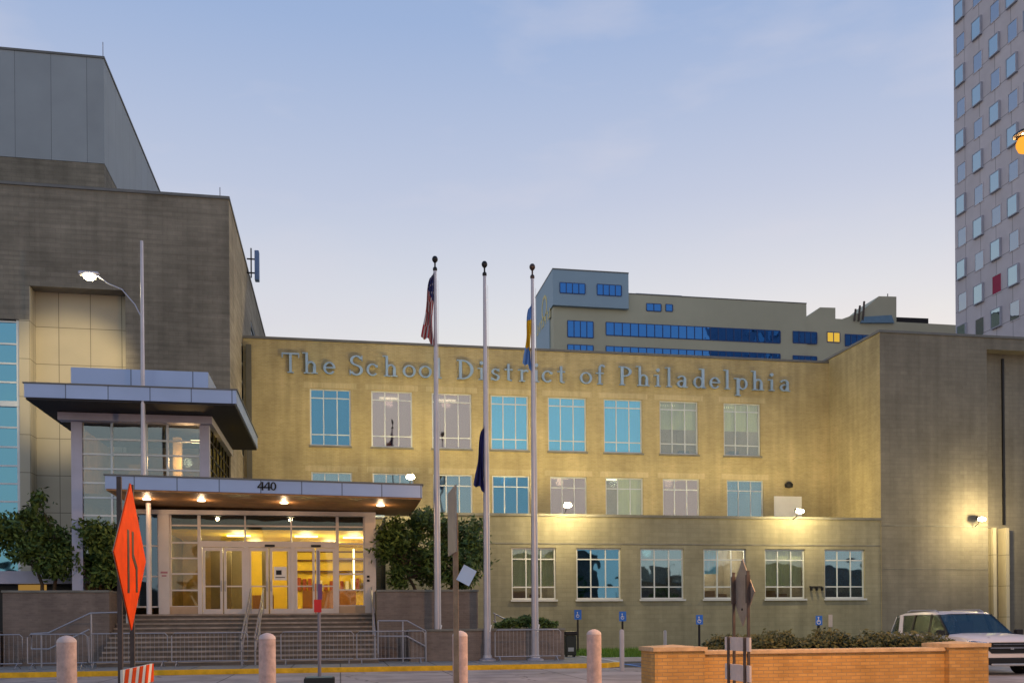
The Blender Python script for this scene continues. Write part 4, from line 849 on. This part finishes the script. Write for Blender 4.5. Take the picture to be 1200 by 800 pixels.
# back of a diamond sign near the orange wall
Yc = 15.0; p = at(870, 694, Yc); X = p.x; zc = p.z; R = .56
sb = thing('diamond_sign', 'grey back of a diamond road sign on two posts before the orange wall', 'road sign', (X, Yc, 0))
m = MB(); plateX(m, X, [(Yc - R, zc), (Yc, zc - R), (Yc + R, zc), (Yc, zc + R)]); m.build('diamond_plate', TAUPE, sb)
m = MB(); plateX(m, X + .0125, [(Yc - R + .04, zc), (Yc, zc - R + .04), (Yc + R - .04, zc), (Yc, zc + R - .04)], .003); m.build('plate_face', ORANGE, sb)
for y in (14.66, 15.36): m = MB(); m.box(X - .045, X - .005, y - .02, y + .02, 0, zc + .35); m.box(X - .06, X - .001, y - .035, y + .035, zc - .18, zc + .28); m.build('post', BRONZE, sb)
m = MB(); m.lathe((X - .004, Yc, zc - .3), [(.015, 0), (.02, .02), (.015, .04)], 8); m.build('bolt', BLACK, sb)
sb.rotation_euler = (0, 0, radians(-4))
b2 = thing('barricade', 'two plain whitish boards across the posts of the grey diamond sign', 'barricade', (6.4, 15, 0))
for va, vb in ((746, 762), (778, 797)):
    za, zb = at(870, va, 15.0).z, at(870, vb, 15.0).z; m = MB(); m.box(X - .10, X - .065, 14.52, 15.52, zb, za); m.build('board', mat('worn_white_board', (.60, .52, .48), .6, 0, .15, 5), b2)
m = MB(); m.box(X - .13, X - .102, 15.3, 15.36, 0.004, at(870, 746, 15.0).z); m.box(X - .13, X - .102, 14.64, 14.70, .004, at(870, 746, 15).z); m.build('upright', BRONZE, b2)
# post with an edge-on sign and a tilted paper
ps = thing('parking_sign', 'weathered post with a tall grey sign seen from behind between two flagpoles', 'sign', (1.6, 11.6, 0))
Yc = 11.2; p = at(533.5, 611, Yc); X = p.x; zc = p.z
m = MB(); m.box(X - .03, X + .03, Yc - .03, Yc + .03, 0, zc + .1); m.build('post', WOODP, ps, bevel=.006)
m = MB(); plateX(m, X - .044, [(Yc - .42, zc - .38), (Yc + .40, zc - .38), (Yc + .40, zc + .38), (Yc - .42, zc + .38)]); m.build('plate', TAUPE, ps)
m = MB(); c = at(546, 674, Yc); a = radians(-28); w_, h_ = .085, .10
cs = [Vector((c.x + dx * w_ * cos(a) - dz * h_ * sin(a), Yc - .055, c.z + dx * w_ * sin(a) + dz * h_ * cos(a))) for dx, dz in ((-1, -1), (1, -1), (1, 1), (-1, 1))]
m.prism(cs, (0, .006, 0)); pn = tag(m.build('notice', mat('pale_blue_notice', (.62, .72, .85), .6)), 'small tilted pale blue notice fixed to the weathered post', 'notice')
m = MB(); m.tube([(X + .04, Yc - .03, c.z + .02), (c.x, Yc - .048, c.z)], .006, 5); m.build('tie', BLACK, pn)
# portable sign pole
pt_ = thing('portable_sign', 'thin grey pole on a square black base with a small red plate near its middle', 'sign', (X_(373, 24), 24, 0)); Xp = X_(374, 24)
m = MB(); m.tube([(Xp, 24, .1), (Xp, 24, at(372, 645, 24).z)], .045, 10, .035); m.build('pole', mat('dull_pole', (.22, .2, .23), .5, .4), pt_, smooth=True)
m = MB(); m.box(Xp - .37, Xp + .37, 23.65, 24.35, .004, .17); m.build('base', mat('black_rubber', (.02, .024, .026), .7), pt_, bevel=.03)
m = MB(); m.box(Xp - .31, Xp + .31, 23.7, 24.3, .173, .19); m.build('base_lid', mat('dull_teal_lid', (.18, .25, .25), .7), pt_)
m = MB(); za, zb = at(372, 684, 24).z, at(372, 717, 24).z; zm = zb + (za - zb) * .45
m.box(Xp - .12, Xp + .06, 23.93, 23.945, zb, zm, 0); m.box(Xp - .02, Xp + .08, 23.93, 23.945, zm, za, 1); m.build('plate', [RED, mat('plum_plate', (.14, .06, .16), .6)], pt_)
# accessible-parking signs
for i, (u, vt, vb, lab) in enumerate(((677.5, 714, 766, 'blue accessible parking sign next to the dark litter bin'), (730, 716, 768, 'blue accessible parking sign at the left end of the lawn gap'), (820, 720, 772, 'blue accessible parking sign left of the grey diamond sign'), (960, 721, 777, 'blue accessible parking sign behind the hedge'))):
    p = gp(u, vb, .12); 
    if p.y > 42: p = at(u, vb, 41.5)
    zt = at(u, vt, p.y).z; t = thing('parking_sign', lab, 'sign', (p.x, p.y, .12), 'blue accessible parking signs along the wall')
    m = MB(); m.box(p.x - .035, p.x + .035, p.y + .006, p.y + .05, .1, zt - .02); m.build('post', BLACK, t)
    w_ = .15 * p.y / 38; h_ = .4 * p.y / 38; m = MB(); m.box(p.x - w_, p.x + w_, p.y - .012, p.y, zt - h_, zt); pl_ = m.build('plate', mat('sign_blue_bright', (.04, .18, .62), .4), t)
    m = MB(); zc = zt - h_ * .5
    def T(x, z): return (p.x + x, p.y - .017, zc + z)
    T.dep = .004; ring(m, -.01, -.05, .07, .07, .02, .02, 60, 360, T, 12); ring(m, -.02, .09, .025, .025, .0245, .0245, 0, 360, T, 8); rect(m, -.03, -.01, -.04, .07, T); rect(m, -.01, .06, -.03, -.01, T); m.build('wheelchair_symbol', WHITE, pl_)
m = MB(); p = at(973.5, 727, 42.55); m.box(p.x - .1, p.x + .1, 42.56, 42.597, p.z - .3, p.z + .3); tag(m.build('wall_notice', mat('faded_notice', (.5, .42, .42), .7)), 'small faded notice on the wall under the rightmost ground storey window', 'notice')
# security camera and wall horn next to the last windows
cc = thing('security_camera', 'security camera on the wall between the two rightmost ground storey windows', 'camera', tuple(at(955, 690, 42.5)))
p = at(957, 690, 42.5)
for dx in (-.28, 0, .28): m = MB(); m.box(p.x + dx - .04, p.x + dx + .04, 42.42, 42.55, p.z - .06, p.z + .1); m.build('camera_body', BLACK, cc, bevel=.01)
m = MB(); m.box(p.x - .33, p.x + .33, 42.56, 42.597, p.z + .1, p.z + .15); m.build('mount', BLACK, cc)
# litter bin by the planter
tb = thing('litter_bin', 'dark litter bin at the right end of the low planter', 'litter bin', (8.4, 33.4, .14))
p = gp(668, 769, .14); m = MB(); m.box(p.x - .21, p.x + .21, p.y - .2, p.y + .2, .2, .95); m.build('body', mat('bin_dark_green', (.02, .03, .03), .5), tb, bevel=.03)
m = MB(); m.box(p.x - .24, p.x + .24, p.y - .23, p.y + .23, .96, 1.12); m.build('lid', BLACK, tb, bevel=.04); m = MB(); m.box(p.x - .12, p.x + .1, p.y - .212, p.y - .203, .35, .5); m.build('sticker', mat('sticker_grey', (.35, .4, .42), .6), tb)
m = MB(); [m.box(p.x + a - .02, p.x + a + .02, p.y - .15, p.y + .15, .14, .2) for a in (-.15, .15)]; m.build('foot', BLACK, tb)

# ------------------------------------------------------------ car
def make_car():
    t = thing('parked_car', 'white sport utility vehicle parked behind the orange brick wall', 'car', (0, 0, 0))
    paint = mat('white_car_paint', (.74, .68, .68), .25, 0, .03, spec=.5); trim = mat('black_trim', (.015, .015, .017), .5)
    wg = glass('car_glass', (.45, .55, .6), (.6, .64, .64), .10, top=.35)
    # lengthwise stations: x, half width low, half width belt, bottom z, belt z
    St = [(-2.48, .80, .84, .48, 1.04), (-2.40, .92, .94, .38, 1.12), (-1.9, .99, 1.0, .36, 1.14), (-1.0, 1.0, 1.0, .34, 1.14), (0, 1.0, 1.0, .34, 1.13), (.85, 1.0, .995, .34, 1.12),
          (1.15, 1.0, .985, .34, 1.13), (1.7, .995, .975, .36, 1.11), (2.15, .98, .95, .38, 1.06), (2.38, .93, .90, .34, 1.00), (2.47, .84, .83, .30, .90)]
    rings = []
    for x, wl, wb, zb, zt_ in St:
        pr = [(wl * .86, zb), (wl * .97, zb + .08), (wl, zb + (zt_ - zb) * .4), (wb * 1.0, zb + (zt_ - zb) * .72), (wb * .97, zt_ - .05), (wb * .90, zt_), (wb * .5, zt_ + .035)]
        rings.append([(x, y, z) for y, z in pr] + [(x, -y, z) for y, z in reversed(pr)])
    m = MB(); k = len(rings[0]); v = [q_ for r_ in rings for q_ in r_]; f = []
    for i in range(len(rings) - 1):
        for j in range(k): f.append((i * k + j, i * k + (j + 1) % k, (i + 1) * k + (j + 1) % k, (i + 1) * k + j))
    f.append(tuple(range(k))); f.append(tuple((len(rings) - 1) * k + j for j in range(k))[::-1])
    m.mesh(v, f); bd_ = m.build('body', paint, t, smooth=True)
    # cabin: roof with pillars, glass slightly inside
    R_ = [(-2.32, .86, 1.10), (-2.10, .78, 1.68), (-1.6, .79, 1.76), (-.5, .79, 1.79), (.1, .77, 1.765), (.30, .75, 1.70), (1.22, .82, 1.10)]
    m = MB()
    top = [(x, w, z) for x, w, z in R_[1:6]]
    v = [(x, s * w, z + (.03 if abs(s) < 1 else 0)) for x, w, z in top for s in (-1, -.6, .6, 1)] + [(x, s * (w + .02), z - .07) for x, w, z in top for s in (-1, 1)]
    f = [];
    for i in range(4):
        for j in range(3): f.append((i * 4 + j, i * 4 + j + 1, (i + 1) * 4 + j + 1, (i + 1) * 4 + j))
        f.append((i * 4, (i + 1) * 4, 20 + (i + 1) * 2, 20 + i * 2)); f.append((i * 4 + 3, 21 + i * 2, 21 + (i + 1) * 2, (i + 1) * 4 + 3))
    m.mesh(v, f); m.build('roof', paint, t, smooth=True)
    def pil(a, b, w, mt, nm='pillar'):
        for s in (-1, 1): m = MB(); m.prism([(a[0] - w, s * a[1], a[2]), (a[0] + w, s * a[1], a[2]), (b[0] + w * .8, s * b[1], b[2]), (b[0] - w * .8, s * b[1], b[2])], (0, -s * .05, 0)); m.build(nm, mt, t)
    pil((1.08, .93, 1.10), (.28, .775, 1.71), .05, trim, 'windscreen_pillar'); pil((.08, .955, 1.10), (-.02, .80, 1.72), .05, trim); pil((-.95, .955, 1.10), (-.95, .80, 1.74), .05, trim); pil((-1.60, .95, 1.10), (-1.80, .80, 1.71), .12, paint); pil((-2.3, .91, 1.08), (-2.12, .79, 1.66), .05, paint)
    m = MB(); m.prism([(1.10, -.90, 1.13), (1.10, .90, 1.13), (.30, .75, 1.70), (.30, -.75, 1.70)], (.012, 0, .012)); m.build('windscreen', wg, t)
    m = MB(); m.prism([(-2.33, -.82, 1.12), (-2.33, .82, 1.12), (-2.06, .70, 1.64), (-2.06, -.70, 1.64)], (-.012, 0, .01)); m.build('rear_window', wg, t)
    for a, b, c_, d_ in ((.13, 1.02, .03, .26), (-.9, .03, -.9, -.07), (-1.5, -1.0, -1.68, -1.0), (-2.24, -1.72, -2.08, -1.92)):
        for s in (-1, 1): m = MB(); m.prism([(a, s * .94, 1.12), (b, s * .94, 1.12), (d_, s * .79, 1.70), (c_, s * .79, 1.70)], (0, -s * .01, 0)); m.build('side_window', wg, t)
    m = MB(); m.box(-2.1, 1.0, -.6, .6, 1.0, 1.14); m.box(-.5, -.3, -.6, -.15, 1.1, 1.5); m.box(-.5, -.3, .15, .6, 1.1, 1.5); m.build('cabin_interior', mat('grey_upholstery', (.12, .11, .10), .8), t)
    m = MB(); m.box(.55, 1.0, -.8, .8, 1.05, 1.17); m.tube([(.45, -.38 + .17 * cos(a_ * pi / 6), 1.22 + .17 * sin(a_ * pi / 6)) for a_ in range(13)], .015, 5); m.build('dashboard', trim, t)
    m = MB(); [m.prism([(1.25, s * .60, 1.158), (2.36, s * .50, 1.048), (2.36, s * .485, 1.048), (1.25, s * .585, 1.158)], (0, 0, .006)) for s in (-1, 1)]; m.build('bonnet_crease', mat('shaded_paint_seam', (.3, .28, .28), .4), t)
    m = MB(); [m.tube([(-1.7, s * .66, 1.81), (-1.5, s * .66, 1.85), (-.1, s * .66, 1.845), (.1, s * .66, 1.79)], .018, 6) for s in (-1, 1)]; m.build('roof_rail', PIPE, t)
    # nose
    m = MB(); m.prism([(2.42, -.52, .62), (2.42, .52, .62), (2.42, .62, .72), (2.42, .58, .92), (2.42, -.58, .92), (2.42, -.62, .72)], (.075, 0, 0)); m.build('grille', trim, t)
    m = MB(); m.box(2.50, 2.535, -.58, .58, .75, .79); m.box(2.495, 2.53, -.5, .5, .86, .88); m.lathe((2.53, 0, .71), [(.0, 0), (.05, .01), (.05, .06), (0, .07)], 10); m.build('grille_bar', mat('chrome', (.6, .6, .62), .15, 1), t)
    for s in (-1, 1):
        m = MB(); m.prism([(2.45, s * .62, .80), (2.30, s * .95, .84), (2.12, s * .985, .93), (2.12, s * .975, .99), (2.34, s * .91, .97), (2.43, s * .62, .93)], (.05, s * .022, 0)); hl = m.build('headlight', mat('headlight_lens', (.35, .42, .62), .1, .3, spec=.8), t)
        m = MB(); m.lathe((2.39, s * .74, .81), [(.005, 0), (.05, .01), (.05, .08), (.005, .09)], 12); m.build('reflector', mat('chrome_bowl', (.8, .8, .82), .1, 1), hl)
        m = MB(); m.prism([(2.43, s * .62, .44), (2.30, s * .90, .46), (2.28, s * .90, .60), (2.43, s * .64, .57)], (.05, 0, 0)); m.build('fog_lamp', trim, t)
        m = MB(); m.box(.95, 1.13, s * 1.02, s * 1.2, 1.10, 1.26); m.box(1.0, 1.08, s * .9, s * 1.03, 1.12, 1.16); m.build('mirror', trim, t, bevel=.03)
        m = MB(); m.box(-2.45, -2.3, s * .78, s * .9, .95, 1.15); m.build('tail_light', RED, t)
    m = MB(); m.box(2.36, 2.52, -.70, .70, .30, .50); m.build('bumper_trim', trim, t, bevel=.04); m = MB(); m.box(2.44, 2.535, -.55, .55, .27, .34); m.build('skid_plate', mat('skid_silver', (.5, .5, .5), .35, .6), t, bevel=.02)
    m = MB(); [m.box(-1.0, 1.0, s * .97, s * 1.012, .34, .47) for s in (-1, 1)]; m.build('sill_trim', trim, t)
    m = MB(); [m.box(x, x + .012, s * .996, s * 1.004, .5, 1.08) for s in (-1, 1) for x in (1.08, .05, -1.0)]; m.build('door_seam', trim, t)
    m = MB(); [m.box(x, x + .2, s * .998, s * 1.03, .93, .965) for s in (-1, 1) for x in (.12, -.9)]; m.build('door_handle', paint, t)
    for wx in (1.55, -1.45):
        for s in (-1, 1):
            m = MB(); n = 28; yo, yi = s * 1.0, s * .74
            v = [(wx + r_ * cos(2 * pi * q_ / n), y, .38 + r_ * sin(2 * pi * q_ / n)) for r_, y in ((.23, yo), (.35, yo), (.38, yo - s * .04), (.38, yi), (.2, yi)) for q_ in range(n)]
            m.mesh(v, [(i * n + q_, i * n + (q_ + 1) % n, (i + 1) * n + (q_ + 1) % n, (i + 1) * n + q_) for i in range(4) for q_ in range(n)]); wh = m.build('wheel', mat('tyre_rubber', (.02, .02, .02), .8), t, smooth=True)
            m = MB()
            for q_ in range(5): a = 2 * pi * q_ / 5; m.prism([(wx + .03 * cos(a + 1.57), yo - s * .02, .38 + .03 * sin(a + 1.57)), (wx + .235 * cos(a + .12), yo - s * .02, .38 + .235 * sin(a + .12)), (wx + .235 * cos(a - .12), yo - s * .02, .38 + .235 * sin(a - .12)), (wx + .03 * cos(a - 1.57), yo - s * .02, .38 + .03 * sin(a - 1.57))], (0, -s * .03, 0))
            m.build('rim', PIPE, wh)
            m = MB(); v = [(wx + .43 * cos(pi * q_ / 12), s * (1.012 if rr else 1.004), .38 + .43 * sin(pi * q_ / 12)) for rr in (0,) for q_ in range(13)]
            m.face([(wx - .43, s * .985, .34)] + [(x_, s * 1.003, z_) for x_, _, z_ in v] + [(wx + .43, s * .985, .34)]); m.build('wheel_arch', trim, t)
    return t
car = make_car()
rot = radians(-96); pc = at(1124, 728, 24.6); car.location = (pc.x, 24.6, 0); car.rotation_euler = (0, 0, rot); car.scale = (1, 1, .94)

# ------------------------------------------------------------ buildings behind
bgb = thing('office_building', 'pale tan office block with cobalt blue ribbon windows behind the school roof', 'building', (42, 115, 0))
GY = 110.0
FARW = mat('far_concrete', (.52, .50, .37), .85, 0, .08, .12); FARB = mat('far_blue_cladding', (.34, .46, .55), .7, 0, .06, .1)
def xz(u, v, Y=GY): p = at(u, v, Y); return p.x, p.z
xl, zt1 = xz(648, 317.5); x2_, _ = xz(735, 320); x3, zt2 = xz(945, 356); x5 = xz(1130, 381)[0]; zbx = xz(690, 361)[1]
m = MB(); m.box(xl, x3, GY, GY + 9.5, 0, zt2); z6 = xz(960, 372)[1]; m.box(x3, x5 + 10, GY + .1, GY + 9.5, 0, z6)
m.build('wall', FARW, bgb)
m = MB(); m.box(xl - .15, x2_, GY - .5, GY + 9.6, zbx, zt1); m.box(xl - .15, xl - .02, GY + 1.6, GY + 9.6, 0, zbx); m.build('corner_box', FARB, bgb)
m = MB(); m.box(xl - .18, x2_ + .03, GY - .53, GY + 9.65, zt1 + .003, zt1 + .15); m.box(x2_ + .04, x3 + .03, GY - .03, GY + .3, zt2 + .003, zt2 + .12); m.build('coping', COPE, bgb)
def prof(pts, Y, dep, nm, mt): m = MB(); m.prism([(xz(u, v, Y)[0], Y, xz(u, v, Y)[1]) for u, v in pts], (0, dep, 0)); m.build(nm, mt, bgb)
prof([(946, 376), (946, 371), (961, 360), (979, 360.5), (979, 376)], GY + .2, 5, 'roof_housing', FARW)
prof([(985, 378), (986, 374), (1008, 366), (1030, 347), (1050.5, 347.5), (1050.5, 380)], GY + .3, 5, 'stair_head', FARW)
prof([(1051, 380.5), (1051, 371.5), (1088, 373), (1088, 381)], GY + .4, 3, 'louvre_box', BLACK)
prof([(1009, 378), (1013, 371), (1045, 369), (1048, 378)], GY - .2, .4, 'duct', mat('blue_duct', (.16, .28, .4), .5))
m = MB()
for u, v in ((1001, 362), (1006, 358), (1011, 353)): X, Z = xz(u, v, GY - .1); m.tube([(X, GY - .1, z6 - .2), (X + .2, GY - .1, Z)], .13, 6)
X, Z = xz(1045.5, 341); m.tube([(X, GY + 1, z6), (X, GY + 1, Z)], .06, 5); m.build('vent_pipe', BRONZE, bgb)
m = MB()
for i in range(8): X, Z = xz(754 + i * 7.5, 341); m.tube([(X, GY + 3, zt2), (X, GY + 3, zt2 + 1.2)], .03, 4)
Xa, Xb_ = xz(754, 341)[0], xz(809, 341)[0]; m.tube([(Xa, GY + 3, zt2 + 1.2), (Xb_, GY + 3, zt2 + 1.2)], .04, 4); m.tube([(Xa, GY + 3, zt2 + .7), (Xb_, GY + 3, zt2 + .7)], .03, 4); m.build('roof_railing', PIPE, bgb)
def farwin(u0, u1, v0, v1, cols, Y=GY, mt=None, lab=None):
    um, vm = (u0 + u1) / 2, 0; a, b = xz(u0, v0, Y)[0], xz(u1, v0, Y)[0]; z1_, z0_ = xz(u0, v0, Y)[1], xz(u0, v1, Y)[1]
    m = MB(); m.box(a, b, Y - .04, Y - .004, z0_ - .12, z0_ + .0); m.box(a, b, Y - .04, Y - .004, z1_, z1_ + .1)
    for i in range(cols + 1): x = a + (b - a) * i / cols; m.box(x - .05, x + .05, Y - .09, Y - .045, z0_, z1_)
    w = m.build('window', mat('far_mullion', (.05, .09, .22), .5), bgb); m = MB(); m.box(a, b, Y - .044, Y - .005, z0_, z1_ - .003); m.build('pane', mt or G_FAR, w)
    if lab: w['label'] = lab
farwin(656, 685.5, 331.5, 342.5, 4, GY - .5); farwin(699.6, 728, 333.5, 345, 4, GY - .5)
farwin(757.5, 774.6, 356, 363.5, 2); farwin(780, 788, 357, 364, 1)
farwin(665, 695, 376, 394, 4); farwin(710, 914, 378, 392, 22); farwin(929, 957, 388.5, 401, 4); farwin(990, 1018, 392, 404.5, 4, GY + .1)
farwin(969, 984, 389.5, 400, 2, GY + .1, glow('lit_office_glow', (1, .62, .08), .75), 'single window glowing yellow')
farwin(665, 695, 404, 422, 4); farwin(710, 914, 406, 421, 22); farwin(929, 957, 417, 430, 4)
# sign on the left flank: ring mark above a line of upright letters
m = MB(); Xs = xl - .19; GOLD = mat('gold_sign', (.65, .55, .2), .5)
for i in range(20):
    a, b = 2 * pi * i / 20, 2 * pi * (i + 1) / 20; yc, zc = GY + 4.2, zt1 - 3.0
    m.prism([(Xs, yc + 1.5 * cos(a), zc + 1.5 * sin(a)), (Xs, yc + 1.5 * cos(b), zc + 1.5 * sin(b)), (Xs, yc + 1.1 * cos(b), zc + 1.1 * sin(b)), (Xs, yc + 1.1 * cos(a), zc + 1.1 * sin(a))], (.04, 0, 0))
for i in range(7): y = GY + 1.0 + i * 1.15; zz = zbx - 1.0 ; m.box(Xs, Xs + .04, y, y + .25, zz, zz + 1.2); m.box(Xs, Xs + .04, y + .25, y + .75, zz + (0, .9, .45)[i % 3], zz + (0, .9, .45)[i % 3] + .25)
m.build('sign_mark', GOLD, bgb)

# buildings and trees added out of view so the windows mirror something
OPP = [(-75, -46, -58, 9), (-44, -20, -52, 6), (-18, -2, -55, 11), (3, 16, -50, 6), (18, 40, -60, 12), (44, 60, -50, 7), (62, 95, -60, 10)]
OB = brick('reflection_building_brick', (.25, .17, .13), (.21, .14, .11), (.22, .18, .15))
for x0_, x1_, y_, h_ in OPP:
    ob = thing('reflection_building', 'added unseen building across the street for the window reflections', 'building', ((x0_ + x1_) / 2, y_, 0), 'buildings added for the window reflections')
    m = MB(); m.box(x0_, x1_, y_ - 14, y_, 0, h_); m.build('wall', OB, ob); m = MB(); m.box(x0_ - .2, x1_ + .2, y_ - 14, y_ + .2, h_ + .003, h_ + .3); m.box(x0_ + 3, x0_ + 7, y_ - 9, y_ - 5, h_ + .303, h_ + 3); m.build('roof', COPE, ob)
for x_ in (-30, -12, 1, 10, 26, 38, 52):
    yy = -24 + random.uniform(-3, 3); hh = random.uniform(4.5, 7)
    tree('reflection_tree', 'added unseen tree across the street for the window reflections', x_, yy, 0, [(x_ + random.uniform(-2, 2), yy + random.uniform(-1, 1), hh - random.uniform(0, 3), random.uniform(1, 1.8)) for _ in range(6)], 900, [(0, 0)], leaf=.28, group='trees added for the window reflections')

# tower on the right
tw = thing('apartment_tower', 'tall lilac grey tower with staggered square windows at the right edge', 'tower', (70, 80, 0))
TX = xz(1118.5, 200, 90)[0]
LIL = panelled('tower_panel', (.64, .59, .62), 2.3, 3.33, .85, 0, gap=.03)
m = MB(); m.box(TX, TX + 30, 62, 90, 0, 78); m.build('wall', LIL, tw)
def yat(u): # where the sight line for column u meets the plane x = TX
    d = F * fw + (u - 600) * rt; return TX * d.y / d.x
gT = glass('tower_glass', (.60, .78, .88), (.25, .35, .4), .6); gp_ = glass('tower_flat_glass', (.62, .72, .85), (.4, .45, .5), .5)
TFR = mat('tower_window_frame', (.42, .43, .50), .6)
cols_ = [(1131, 240, 0), (1151, 228, 1), (1171.5, 213, 0), (1192, 200, 1), (1213, 188, 0)]
from itertools import product
for ci, (u, v0, par) in enumerate(cols_):
    y = yat(u); dd = (Vector((TX, y, 0)) - Vector((0, 0, 0))).dot(fw)
    k = v0
    zc0 = EYE + (728 + (600 - u) * ROLL - v0) / F * dd
    for j in range(-7, 8):
        z = zc0 + j * 3.33
        vv = 728 + (600 - u) * ROLL - (z - EYE) / dd * F
        if vv < -25 or vv > 398: continue
        boxed = (j + par) % 2 == 0
        redw = (ci == 2 and j == -2 - 0 and False)
        w_, h_ = .72, .95
        m = MB(); xo = TX - (.24 if boxed else .05)
        fr = .09
        m.box(xo, TX - .003, y - w_, y - w_ + fr, z - h_, z + h_); m.box(xo, TX - .003, y + w_ - fr, y + w_, z - h_, z + h_); m.box(xo, TX - .003, y - w_ + fr, y + w_ - fr, z - h_, z - h_ + fr); m.box(xo, TX - .003, y - w_ + fr, y + w_ - fr, z + h_ - fr, z + h_)
        wdw = m.build('window', TFR if boxed else LIL, tw)
        special = ci == 2 and abs(vv - 333) < 14
        m = MB(); m.box(xo + .03, TX - .003, y - w_ + fr, y + w_ - fr, z - h_ + fr, z + h_ - fr); m.build('pane', mat('crimson_panel', (.35, .01, .06), .5) if special else (gT if boxed else gp_), wdw)
        if special: wdw['label'] = 'single crimson window panel'
